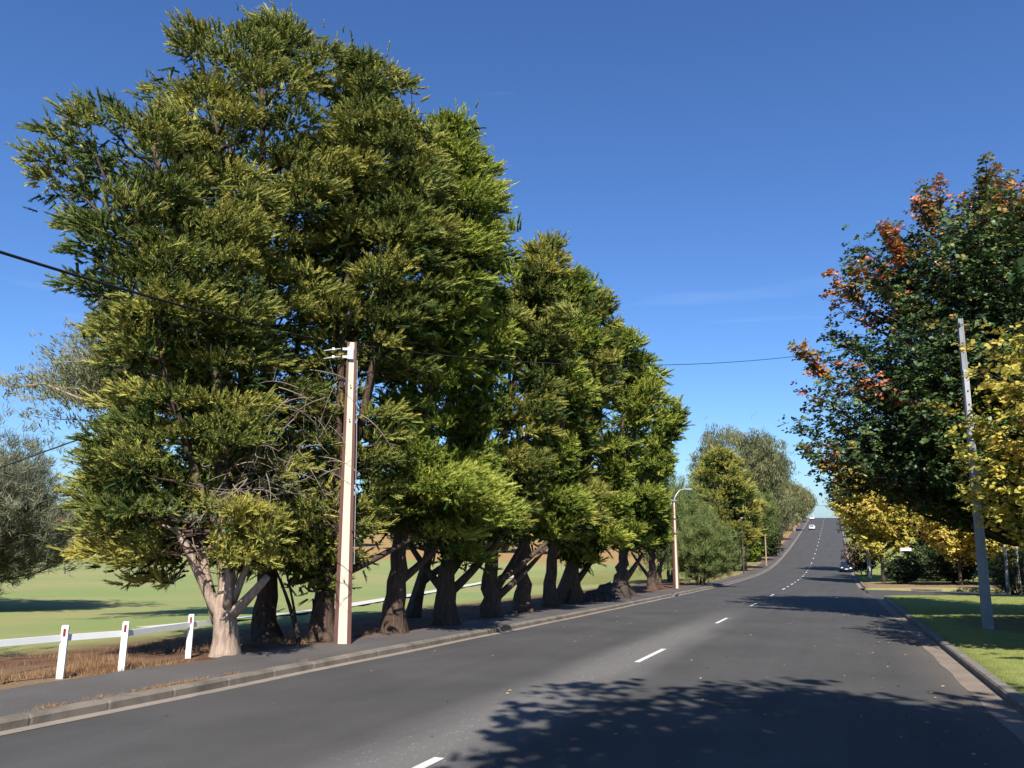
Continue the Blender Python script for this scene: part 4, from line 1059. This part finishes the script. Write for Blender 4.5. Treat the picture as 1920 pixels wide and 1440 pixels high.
round_tree('gum_tree', (86.5, 250), 314, 14.5, 0, 6.0, 5, 3.2, 'gum', 'gum', 'bark_gum', 2.0, 100, 'brownish gum further up the hill above the white car', r0=.4, plate=2.0, spacing=1.05, tint=.62, tvar=.2, **G_)
round_tree('gum_tree', (106, 300), 315, 12.5, 0, 5.5, 5, 2.6, 'gum', 'gum', 'bark_gum', 2.2, 80, 'small distant gum just below the crest', r0=.4, plate=2.0, spacing=1.15, tint=.6, tvar=.2, **G_)
round_tree('gum_tree', (123, 343), 316, 11.0, 0, 5.5, 5, 2.2, 'gum', 'gum', 'bark_gum', 2.4, 70, 'farthest gum at the crest of the road', r0=.4, plate=2.0, spacing=1.25, tint=.5, tvar=.2, **G_)
for k_, (x, y, h, rx, lb) in enumerate(((50.5, 160, 5.0, 2.6, 'dark rounded shrub beside the third thin pole'), (31.5, 121, 4.5, 2.6, 'dark shrub at the foot of the rounded she-oak'), (43.0, 146, 4.4, 2.2, 'small leafy shrub with pale stems beneath the bright tree'))):
    round_tree('shrub', (x, y), 330 + k_, h, 0, rx, rx, .3, 'broad', 'dark' if k_ < 2 else 'bright', 'bark', .8, 50, lb, r0=.14, plate=1.0, spacing=.6, tint=.6, stems=3, cat='shrub')

# gum behind the first cypress, hanging leaves over the field
t = Tree('gum_tree', (-11.5, 33.0), 320, 'gum', .62, .34, 1.3, 'gum', 'bark_gum')
t.leader([(0, 0, -.2), (.4, 0, 4), (-.1, 0, 8), (-.6, 0, 12.5)], .32, .08, 10, .04, .3)
for i in range(64):
    f = t.r.uniform(.35, 1)
    E = np.array([-.5 - 7.2 * f + t.r.normal() * .6, t.r.normal() * 1.4, 9.0 + 2.2 * (1 - f) * t.r.uniform(-.3, 1) + 1.6 * math.sin(f * 3) + t.r.normal() * .5])
    t.limb(t.start_on(t.r.uniform(6.5, 9), E), E, k=.9, t0=.45, tint=.5 + t.r.uniform(-.25, .25), updir=.9, jit=.15, flat=.2)
for i in range(20):
    E = np.array([-4.2 + t.r.normal() * 1.0, t.r.normal() * .8, 12.0 + t.r.normal() * .9])
    t.limb(t.start_on(9.5, E), E, k=.8, t0=.5, tint=.6, updir=.9, jit=.15, flat=.2)
t.finish('gum tree with drooping grey leaves emerging left of the big cypresses', 'tree')

# grey feathery tree at the left edge and its off-frame neighbour
round_tree('wattle_tree', (-31.4, 44.0), 321, 9.6, .3, 8.2, 5.5, 1.2, 'feather', 'grey', 'bark', .95, 230, 'hazy grey-green wattle at the left end of the field', r0=.25, plate=2.0, spacing=.5, tint=.46, tvar=.24, stems=4, jit=.2, fmin=.4, updir=.4)
round_tree('wattle_tree', (-14.9, 16.2), 322, 4.2, 0, 3.2, 2.4, 1.2, 'feather', 'grey', 'bark', .62, 70, 'grey-green wattle off to the left of the white rail', r0=.18, plate=1.2, spacing=.4, tint=.42, stems=3, jit=.2)

# trees whose crowns hang over the camera and shade the road
SH = 'street trees overhead on the right verge'
round_tree('maple_tree', (7.4, -3.2), 340, 16.5, .2, 8.3, 6.6, 5.2, 'broad', 'maple', 'bark_dark', .85, 240, 'leafy maple whose crown arches over the near right lane', r0=.35, plate=1.6, spacing=.56, tint=.33, updir=1.2, group=SH)
round_tree('maple_tree', (16.6, 6.0), 341, 14.5, 0, 5.6, 5.0, 4.2, 'broad', 'maple', 'bark_dark', .6, 100, 'leafy maple on the verge just outside the right edge', r0=.3, plate=1.5, spacing=.5, tint=.33, updir=1.2, group=SH)
round_tree('maple_tree', (18.8, 21.0), 342, 14.0, 0, 5.2, 4.6, 4.0, 'broad', 'maple', 'bark_dark', .68, 150, 'leafy maple behind the yellow tree outside the right edge', r0=.3, plate=1.4, spacing=.45, tint=.33, updir=1.2, group=SH)
round_tree('maple_tree', (26.0, 30.0), 343, 13.5, 0, 5.6, 4.6, 3.4, 'broad', 'maple', 'bark_dark', .68, 130, 'leafy dark maple close behind the slim grey pole', r0=.3, plate=1.4, spacing=.45, tint=.3, updir=1.2, group=SH)

# far side of the field
FG = 'far trees beyond the field'
for k_, (x, y, h, rx, lb) in enumerate(((-150, 250, 15, 13, 'far tree behind the blue-fronted building'), (-118, 262, 14, 11, 'far tree between the two field buildings'), (-96, 250, 15, 12, 'far tree behind the white building'), (-70, 240, 13, 11, 'far tree right of the white building'), (-46, 230, 12, 10, 'far tree glimpsed through the first trunks'), (-24, 215, 12, 10, 'far tree glimpsed past the concrete pole'), (-4, 200, 12, 9, 'far tree glimpsed through the wide fork'), (14, 190, 13, 9, 'far tree glimpsed between the slim trunks'))):
    round_tree('far_tree', (x, y), 350 + k_, h, 0, rx, 5, 1.2, 'broad', 'gum', 'bark', 2.6, 40, lb, r0=.4, plate=2.5, spacing=1.6, tint=.3, group=FG)

# mounds of old stumps under the row
for k_, (x, y, s_, lb) in enumerate(((5.6, 46.6, 1.0, 'large dark rounded stump mound between two cypress trunks'), (4.35, 43.2, .7, 'smaller dark stump mound against the leaning trunk'))):
    m = MB(); th = 18; ph = 7; V = []; q = []
    rr_ = np.random.default_rng(60 + k_)
    for a in range(ph):
        for b in range(th):
            e = a / (ph - 1) * math.pi / 2; az = b / th * 2 * math.pi
            rad = s_ * (1 + .12 * math.sin(3 * az + k_) + .08 * rr_.standard_normal())
            V.append([rad * math.cos(e) * math.cos(az) * 1.15, rad * math.cos(e) * math.sin(az) * .8, rad * math.sin(e) * .85 - .1])
    for a in range(ph - 1):
        for b in range(th): q.append([a * th + b, a * th + (b + 1) % th, (a + 1) * th + (b + 1) % th, (a + 1) * th + b])
    m.add(V, q); o = m.build('tree_stump', M['bark_dark'], None, (x, y, gz(x, y)), True)
    prop(o, lb, 'stump', 'stump mounds under the cypress row')
# pale broken stump on the far verge
m = MB(); m.tube([(0, 0, -.2), (-.1, 0, 1), (-.9, 0, 2.6), (-1.7, 0, 4.2)], [.75, .6, .45, .25], 9)
x, y = xy(232, -14.2)
prop(m.build('tree_stump', M['timber'], None, (x, y, gz(x, y)), True), 'leaning tan broken trunk on the far verge beside the path', 'stump')
# a dead branch propped under the cypresses
m = MB(); m.tube(bez(np.array([0, 0, 0]), np.array([-.25, .1, .9]), np.array([-.75, .3, 1.75]), 7), np.linspace(.07, .03, 7), 7); m.tube(bez(np.array([-.12, .05, .5]), np.array([-.2, .1, 1.0]), np.array([-.55, .2, 2.0]), 6), np.linspace(.04, .02, 6), 6)
prop(m.build('fallen_branch', M['bark_dark'], None, (-5.35, 20.9, gz(-5.35, 20.9)), True), 'thin dark dead branch propped beside the straight dark trunk', 'branch')

# ------------------------------------------------------------------ grass and litter
def blades(name, pts, h, wd, mat, lean=.35, seed=1, tint=.5):
    r = np.random.default_rng(seed); n = len(pts)
    a = r.uniform(0, 6.283, n); hh = h * r.uniform(.5, 1.2, n); ww = wd * r.uniform(.7, 1.3, n)
    sx_ = np.stack([np.cos(a), np.sin(a), 0 * a], 1) * ww[:, None] / 2
    ln = r.standard_normal((n, 3)) * lean; ln[:, 2] = 1
    tip = pts + unit(ln) * hh[:, None]
    V = np.stack([pts - sx_, pts + sx_, tip], 1).reshape(-1, 3)
    T = np.arange(3 * n).reshape(-1, 3)
    tn = np.repeat(tint + r.uniform(-.4, .4, n), 3)
    o = link(name, make_mesh(name, V, [T], tint=tn), mat); o['kind'] = 'stuff'
    return o
def scatter(n, u0, u1, v0, v1, seed, bias=1.0, fn=None):
    r = np.random.default_rng(seed)
    U = u0 + (u1 - u0) * r.uniform(0, 1, n) ** bias; V = r.uniform(v0, v1, n)
    if fn is not None:
        k = fn(U, V, r); U, V = U[k], V[k]
    X, Y = xy(U, V); return np.stack([X, Y, _gz(U, V) - .01], 1)
clump = lambda U, V, r: (np.sin(U * 2.1 + V * 1.3) + np.sin(U * .9 - V * 2.7) + r.normal(0, .7, len(U))) > .3
blades('dry_grass', np.concatenate([scatter(26000, 4, 13.4, -14.2, -12.35, 1, 1, clump), scatter(9000, 4, 17, -17, -13.5, 2, 1, clump)]), .15, .010, M['dry_grass'], .4, 3, .42)
blades('dry_grass', scatter(5000, 15, 22, -14.5, -12.4, 4, 1, clump), .14, .010, M['dry_grass'], .4, 5)
# straw tufts growing along the back of the kerb
def kerb_tufts():
    r = np.random.default_rng(5); L_ = []
    for (c, w_, n) in ((6.2, .8, 700), (7.3, .3, 250), (8.6, .25, 260), (9.3, .3, 200), (10.6, .6, 900), (11.3, .35, 420), (12.2, .2, 120), (14.6, .3, 60)):
        U = c + r.normal(0, w_ * .6, n); V = -10.33 - np.abs(r.normal(0, .06, n)) ; X, Y = xy(U, V)
        L_.append(np.stack([X, Y, zr(U) + .145], 1))
    return np.concatenate(L_)
blades('dry_grass', kerb_tufts(), .085, .007, M['dry_grass'], .8, 6)
blades('lawn_grass', scatter(60000, 15, 63, 2.86, 10.5, 7, 1.3), .05, .016, M['lawn'], .6, 8)
# fallen leaves on the road and verge
r = np.random.default_rng(9)
n = 420
U = r.uniform(9, 60, n); V = np.where(r.uniform(0, 1, n) < .6, 2.2 - np.abs(r.normal(0, 1.1, n)), r.uniform(-9.5, 2, n))
X, Y = xy(U, V); Z = road_z(U, V) + .012
a = r.uniform(0, 6.28, n); s_ = r.uniform(.02, .05, n)
c_, si = np.cos(a) * s_, np.sin(a) * s_
V4 = np.stack([np.stack([X + c_, Y + si, Z + .008], 1), np.stack([X - si * .6, Y + c_ * .6, Z + .02], 1), np.stack([X - c_, Y - si, Z], 1), np.stack([X + si * .6, Y - c_ * .6, Z + .004], 1)], 1).reshape(-1, 3)
o = link('fallen_leaves', make_mesh('fallen_leaves', V4, [np.arange(4 * n).reshape(-1, 4)], tint=np.repeat(r.uniform(.1, 1, n), 4)), M['dry_grass']); o['kind'] = 'stuff'

# ------------------------------------------------------------------ white post and rail barrier
PH = math.atan2(DY, DX)
bar = empty('barrier_fence', (-7.09, 15.4, gz(-7.09, 15.4)))
prop(bar, 'white post and rail barrier with red reflectors at the path edge', 'barrier')
posts = [(9.15, -12.75), (10.55, -12.65), (11.67, -12.45), (13.77, -12.85)]
inv = Matrix.Translation(-Vector(bar.location))
for (pu, pv) in posts:
    b = P3(pu, pv, .10)
    m = MB(); m.box((0, 0, .44), (.112, .06, .92)); m.box((0, 0, .91), (.112, .06, .02), taper=.8)
    o = m.build('post', M['white'], bar); o.location = Vector(b) - bar.location; o.rotation_euler = (0, R(1.0 + pu % .9), R(12))
    m = MB(); m.box((0, -.033, .80), (.04, .006, .13)); m.build('reflector', M['reflector'], o)
m = MB()
pr_ = [P3(5.0, -12.82, .80)] + [P3(pu, pv, .80) + np.array([.02, .075, 0]) for pu, pv in posts] + [P3(14.5, -12.95, .80)]
for a, b in zip(pr_[:-1], pr_[1:]):
    d = b - a; ln = np.linalg.norm(d); ex = d / ln; ey = unit(np.cross(UP, ex)); ez = np.cross(ex, ey)
    m.box((a + b) / 2, (ln + .002, .045, .105), rot=np.stack([ex, ey, ez], 1))
o = m.build('rail', M['white'], bar); o.matrix_parent_inverse = inv

# ------------------------------------------------------------------ poles and wires
def stobie(name, x, y, H, w0, w1, d0, label, rz, concrete_='pole_concrete', steel='steel_red', group=None, lean=0.0, cat='utility pole', zoff=0):
    root = empty(name, (x, y, gz(x, y) - .05 + zoff), rz); root.rotation_euler = (0, lean, rz); prop(root, label, cat, group)
    m = MB(); m.box((0, 0, H / 2), (w0 * .54, d0, H - .02), taper=w1 / w0); m.build('concrete_core', M[concrete_], root)
    for s in (-1, 1):      # steel channel on either side: web and two lips
        m = MB()
        for zc0, zc1 in ((0, H),):
            V = []
            for z, wd in ((zc0, w0), (zc1, w1)):
                k = wd / w0; xi = s * wd * .27; xo = s * wd * .5; dd = d0 * k * .5 + .012
                V += [[xi - s * .004, -dd, z], [xo, -dd, z], [xo, dd, z], [xi - s * .004, dd, z]]
            q = [[0, 1, 5, 4], [1, 2, 6, 5], [2, 3, 7, 6], [3, 0, 4, 7], [4, 5, 6, 7]]
            m.add(V, [f if s > 0 else f[::-1] for f in q])
        m.build('steel_channel', M[steel], root)
    return root
pole = stobie('utility_pole', -4.26, 20.85, 7.78, .43, .245, .20, 'tall concrete pole edged in red steel, standing on the left path', R(12))
# end bracket with two insulator strings
m = MB(); m.box((-.03, -.125, 7.47), (.16, .016, .34)); m.box((-.17, -.11, 7.57), (.14, .02, .07)); m.box((-.17, -.11, 7.36), (.14, .02, .07)); m.build('bracket', M['galv'], pole)
for zz_ in (7.57, 7.36):
    m = MB(); m.tube([(-.28, -.11, zz_), (-.50, -.12, zz_ - .03), (-.72, -.14, zz_ - .08)], [.012, .022, .012], 7); m.lathe([(0, -.5), (.05, -.5), (.05, -.44), (0, -.44)], 10, 'x', (0, -.12, zz_ - .03)); m.build('insulator', M['galv'], pole)
for zz_ in (6.6, 5.7, 1.6):
    m = MB(); m.lathe([(0, -.02), (.022, -.02), (.022, 0), (0, 0)], 8, 'y', (0, -.11, zz_)); m.build('bolt', M['rust'], pole)
m = MB(); m.tube([(.235, 0, 2.0), (.20, 0, 5), (.15, 0, 7.3)], .012, 6); m.build('conduit', M['galv'], pole)

rpole = stobie('utility_pole', 16.75, 29.15, 11.25, .30, .17, .22, 'slim pale grey pole leaning slightly on the shaded right lawn', R(-10), 'pole_pale', 'pole_pale')
m = MB(); m.box((.0, -.125, 8.0), (.17, .02, 2.6)); m.build('cover_strip', M['galv'], rpole)
for zz_ in (7.0, 7.5, 8.0, 8.5, 9.0):
    m = MB(); m.lathe([(0, -.02), (.03, -.02), (.03, 0), (0, 0)], 8, 'y', (0, -.137, zz_)); m.build('bolt', M['black'], rpole)
m = MB(); m.box((-.1, -.1, 11.0), (.1, .06, .14)); m.build('bracket', M['black'], rpole)

def lamp_pole(x, y, H, label, group=None, mat='pole_concrete', w0=.42):
    p = stobie('street_lamp', x, y, H, w0, .24, .22, label, R(25), mat, 'rust', group, cat='street lamp')
    m = MB(); m.tube(bez(np.array([0, 0, H - .1]), np.array([.35, 0, H + .75]), np.array([.85, 0, H + .86]), 8), .035, 7); m.tube([(.85, 0, H + .86), (1.25, 0, H + .9)], .03, 7); m.build('arm', M['galv'], p, smooth=True)
    m = MB(); m.box((1.45, 0, H + .90), (.62, .2, .11), taper=.8); m.build('lamp_head', M['galv'], p)
    m = MB(); m.box((1.47, 0, H + .835), (.5, .16, .03)); m.build('lens', M['lamp_glass'], p)
    m = MB(); m.box((-.02, 0, H - .02), (.34, .3, .1)); m.lathe([(0, H - .3), (.05, H - .28), (.05, H - .16), (0, H - .14)], 8, 'z', (-.2, 0, 0)); m.build('bracket', M['galv'], p)
    return p
lamp = lamp_pole(12.7, 63.57, 6.8, 'street lamp on a pale concrete pole at the left kerb', None)
LG = 'small poles up the left side of the hill'
lamp_pole(58.6, 178, 7.2, 'distant street lamp on a thin pole up the hill path', LG, 'rust', .3)
def thin_pole(u, v, H, mat, label, r=.10):
    x, y = xy(u, v); root = empty('pole', (x, y, gz(x, y) - .05)); prop(root, label, 'pole', LG)
    m = MB(); m.tube([(0, 0, 0), (.02, 0, H / 2), (0, 0, H)], [r, r * .85, r * .7], 8); m.build('shaft', M[mat], root)
    m = MB(); m.box((0, 0, H + .02), (r * 2.6, r * 2.6, .12)); m.build('cap', M['galv'], root)
    return root
thin_pole(113.5, -11.9, 7.4, 'bark_dark', 'thin dark pole on the path edge in front of the she-oak', .11)
thin_pole(140.6, -11.1, 7.0, 'timber', 'thin tan timber pole after the dark pole', .13)
thin_pole(243, -11.8, 5.6, 'rust', 'thin brown pole beside the leaning tan stump', .12)
thin_pole(262, -11.8, 5.2, 'timber', 'short tan pole below the crest of the hill', .12)
for k_, u_ in enumerate((296, 318, 340)):
    thin_pole(u_, -12.0, 8.0, 'timber', ('first', 'second', 'third')[k_] + ' of the pale poles lined up at the crest', .16)

wp = stobie('utility_pole', 42.9, 98.3, 9.0, .46, .3, .24, 'white-faced pole under the yellow tree behind the street sign', R(20), 'white', 'pole_pale')

# street sign
sx_, sy_ = 40.37, 84.6
sg = empty('street_sign', (sx_, sy_, gz(sx_, sy_) - .05), R(-12)); prop(sg, 'blank white street name sign on a grey post at the corner', 'sign')
m = MB(); m.tube([(0, 0, 0), (-.12, 0, 3.4)], .045, 8); m.build('post', M['galv'], sg)
m = MB(); m.box((.42, 0, 3.42), (1.05, .03, .30)); m.build('sign_blade', M['white'], sg)
m = MB(); m.box((-.12, 0, 3.3), (.12, .1, .1)); m.build('clamp', M['galv'], sg)

def wire(name, a, b, sag, r_, label, n=40, cut=None):
    a = np.asarray(a, float); b = np.asarray(b, float); t = np.linspace(0, 1, n)[:, None]
    p = a + (b - a) * t; p[:, 2] -= (4 * sag * t * (1 - t))[:, 0]
    m = MB(); m.tube(p, r_, 6); o = m.build(name, M['cable'], None, None, True); prop(o, label, 'cable'); return o
top = np.array([-4.27, 20.85, 6.9])
ta = top + np.array([-.72, -.25, -.05])
e1 = ta + (np.array([-8.0, 12.0, 7.05]) - ta) * 3.0
wire('power_cable', ta, e1, .75, .026, 'thick black cable sweeping from the left pole up past the camera')
e2 = ta + (np.array([-10.24, 16.0, 3.66]) - ta) * 2.2
wire('power_cable', ta + UP * -.12, e2, .35, .017, 'black service cable falling from the left pole across the field')
wire('power_cable', top + np.array([.16, 0, -.12]), (16.9, 29.1, 9.35), 1.0, .010, 'thin wire crossing the road between the two tall poles')
wire('power_cable', top + np.array([.16, 0, -.2]), (12.6, 63.4, 3.3), 1.9, .012, 'wire sagging from the left pole past the trees to the street lamp')
wire('power_cable', (12.85, 63.6, 3.3), (42.9, 98.3, 3.6), .35, .014, 'thin wire from the street lamp over the far road')

# ------------------------------------------------------------------ cars
def loft(secs, mat, name, parent, smooth=True):
    """secs: (y, [(x,z) ... half outline bottom to top]) mirrored in x"""
    n = len(secs[0][1]); m = MB(); V = []
    for y, pr_ in secs:
        ring = [(x, z) for x, z in pr_] + [(-x, z) for x, z in pr_[::-1]]
        V += [[x, y, z] for x, z in ring]
    k = 2 * n; q = []
    for a in range(len(secs) - 1):
        for b in range(k): q.append([a * k + b, a * k + (b + 1) % k, (a + 1) * k + (b + 1) % k, (a + 1) * k + b])
    m.add(V, q)
    for a, rev in ((0, False), (len(secs) - 1, True)):
        f = [[a * k + b, a * k + b + 1, a * k + k - 2 - b, a * k + k - 1 - b] for b in range(n - 1)]
        m.q.append(np.array([x[::-1] if not rev else x for x in f]))
    return m.build(name, mat, parent, smooth=smooth)
def car(x, y, rz, paint, label, pitch):
    root = empty('parked_car' if paint == 'car_dark' else 'moving_car', (x, y, float(zr(uv(x, y)[0])) + .03), rz)
    root.rotation_euler = Matrix.Rotation(rz, 4, 'Z').to_3x3().to_4x4().to_euler()
    e = (Matrix.Rotation(rz, 3, 'Z') @ Matrix.Rotation(pitch, 3, 'X')).to_euler(); root.rotation_euler = e
    prop(root, label, 'car')
    def sec(y_, zb, zt, w_, wt): return (y_, [(w_ * .86, zb), (w_, zb + .12), (w_, zb + (zt - zb) * .6), (wt, zt)])
    loft([sec(-2.1, .36, .78, .74, .66), sec(-2.02, .25, .90, .85, .74), sec(-1.2, .2, .93, .89, .80), sec(.9, .2, .92, .89, .80), sec(1.6, .22, .80, .87, .76), sec(2.0, .27, .70, .82, .68), sec(2.12, .36, .58, .72, .6)], M[paint], 'body', root)
    cab = loft([(-1.95, [(.70, .86), (.70, .88), (.69, .90), (.66, .92)]), (-1.45, [(.76, .88), (.74, 1.1), (.66, 1.40), (.55, 1.43)]), (-.3, [(.78, .88), (.75, 1.12), (.66, 1.46), (.55, 1.49)]), (.35, [(.78, .88), (.75, 1.1), (.64, 1.38), (.53, 1.41)]), (1.15, [(.74, .86), (.73, .88), (.72, .89), (.68, .9)])], M[paint], 'cabin', root)
    def pane(name, pts):
        m = MB(); m.add(pts, [[0, 1, 2, 3]]); m.add(np.array(pts) * .985 + np.array([0, 0, .004]), [[3, 2, 1, 0]]); m.build(name, M['glass'], root)
    pane('windscreen', [(-.66, 1.10, .935), (.66, 1.10, .935), (.55, .43, 1.385), (-.55, .43, 1.385)])
    pane('rear_window', [(.60, -1.93, .955), (-.60, -1.93, .955), (-.54, -1.50, 1.385), (.54, -1.50, 1.385)])
    for s in (-1, 1):
        pane('side_window', [(s * .768, .85, .96), (s * .775, -.25, .96), (s * .69, -.28, 1.40), (s * .675, .30, 1.35)])
        pane('side_window', [(s * .775, -.33, .96), (s * .762, -1.45, .96), (s * .69, -1.38, 1.36), (s * .69, -.36, 1.40)])
        m = MB(); m.box((s * .60, 2.03, .64), (.30, .14, .14), taper=.85); m.build('headlight', M['lamp_glass'], root)
        m = MB(); m.box((s * .68, -2.04, .76), (.18, .12, .22), taper=.9); m.build('tail_light', M['tail'], root)
        m = MB(); m.box((s * .95, .72, .96), (.17, .09, .13), taper=.8); m.build('mirror', M[paint], root)
        for yy in (-1.28, 1.30):
            ww = empty('wheel', (s * .80, yy, .31)); ww.parent = root
            m = MB(); m.lathe([(.20, -.10), (.30, -.10), (.315, -.05), (.315, .05), (.30, .10), (.20, .10)], 18, 'x'); m.build('tyre', M['tyre'], ww)
            m = MB(); m.lathe([(0, s * .085), (.12, s * .09), (.205, s * .075), (.205, s * -.05)], 14, 'x'); m.build('rim', M['rim'], ww)
    m = MB(); m.box((0, 2.12, .47), (.42, .03, .12)); m.build('number_plate', M['plate'], root)
    m = MB(); m.box((0, -2.10, .60), (.42, .03, .12)); m.build('number_plate', M['plate'], root)
    m = MB(); m.box((0, 2.085, .36), (1.1, .06, .12)); m.build('grille', M['black'], root)
    m = MB(); m.box((0, -2.07, .38), (1.35, .1, .12)); m.box((0, 0, .24), (1.5, 3.6, .06)); m.build('bumper_trim', M['black'], root)
    return root
def slope(u): return math.atan2(float(zr(u + 2) - zr(u - 2)), 4)
x, y = xy(131, .98); car(x, y, -ROAD_AZ + math.pi, 'car_dark', 'dark blue hatchback parked facing down the hill at the right kerb', -slope(131))
x, y = xy(276, -7.3); car(x, y, -ROAD_AZ, 'car_white', 'white hatchback climbing the far hill in the left lane', slope(276))
x, y = xy(343, -8.9); car(x, y, -ROAD_AZ, 'car_white', 'tiny white car just at the crest of the hill', slope(343))

# ------------------------------------------------------------------ buildings beyond the field
def hall(x, y, w_, d_, h_, rh, roofmat, label, rz=0, fascia=None):
    b = empty('sports_pavilion', (x, y, float(_gz(*[np.array(k) for k in uv(x, y)])) - .3), rz); prop(b, label, 'building', 'buildings beyond the field')
    m = MB(); m.box((0, 0, h_ / 2), (w_, d_, h_)); m.build('wall', M['wall'], b)
    m = MB(); hx, hy = w_ / 2 + .6, d_ / 2 + .6
    m.add([[-hx, -hy, h_], [hx, -hy, h_], [hx, hy, h_], [-hx, hy, h_], [-hx + rh, 0, h_ + rh], [hx - rh, 0, h_ + rh]], [[0, 1, 5, 4], [2, 3, 4, 5], [0, 3, 2, 1]], [[1, 2, 5], [3, 0, 4]])
    m.build('roof', M[roofmat], b)
    if fascia: m = MB(); m.box((0, -hy - .05, h_ - .5), (w_, .12, 1.1)); m.build('fascia', M[fascia], b)
    n = int(w_ / 3.2)
    for k in range(n):
        xx = -w_ / 2 + (k + .5) * w_ / n
        m = MB(); m.box((xx, -d_ / 2 - .03, h_ * .5), (1.7, .1, 1.4)); f = m.build('window', M['white'], b)
        m = MB(); m.box((xx, -d_ / 2 - .09, h_ * .5), (1.45, .05, 1.15)); m.build('pane', M['glass'], f)
    m = MB(); m.box((-w_ / 2 + 1.2 + w_ / n, -d_ / 2 - .04, 1.05), (1.0, .1, 2.1)); m.build('door', M['blue'], b)
hall(-131, 216, 22, 8, 3.2, 1.2, 'white', 'long white-roofed pavilion at the far edge of the field')
hall(-150, 216, 12, 8, 3.2, 1.0, 'white', 'pavilion with a blue fascia behind the grey wattle', 0, 'blue')
hall(-146, 240, 40, 10, 7.6, 2.6, 'roof', 'larger building with an orange roof behind the pavilions')
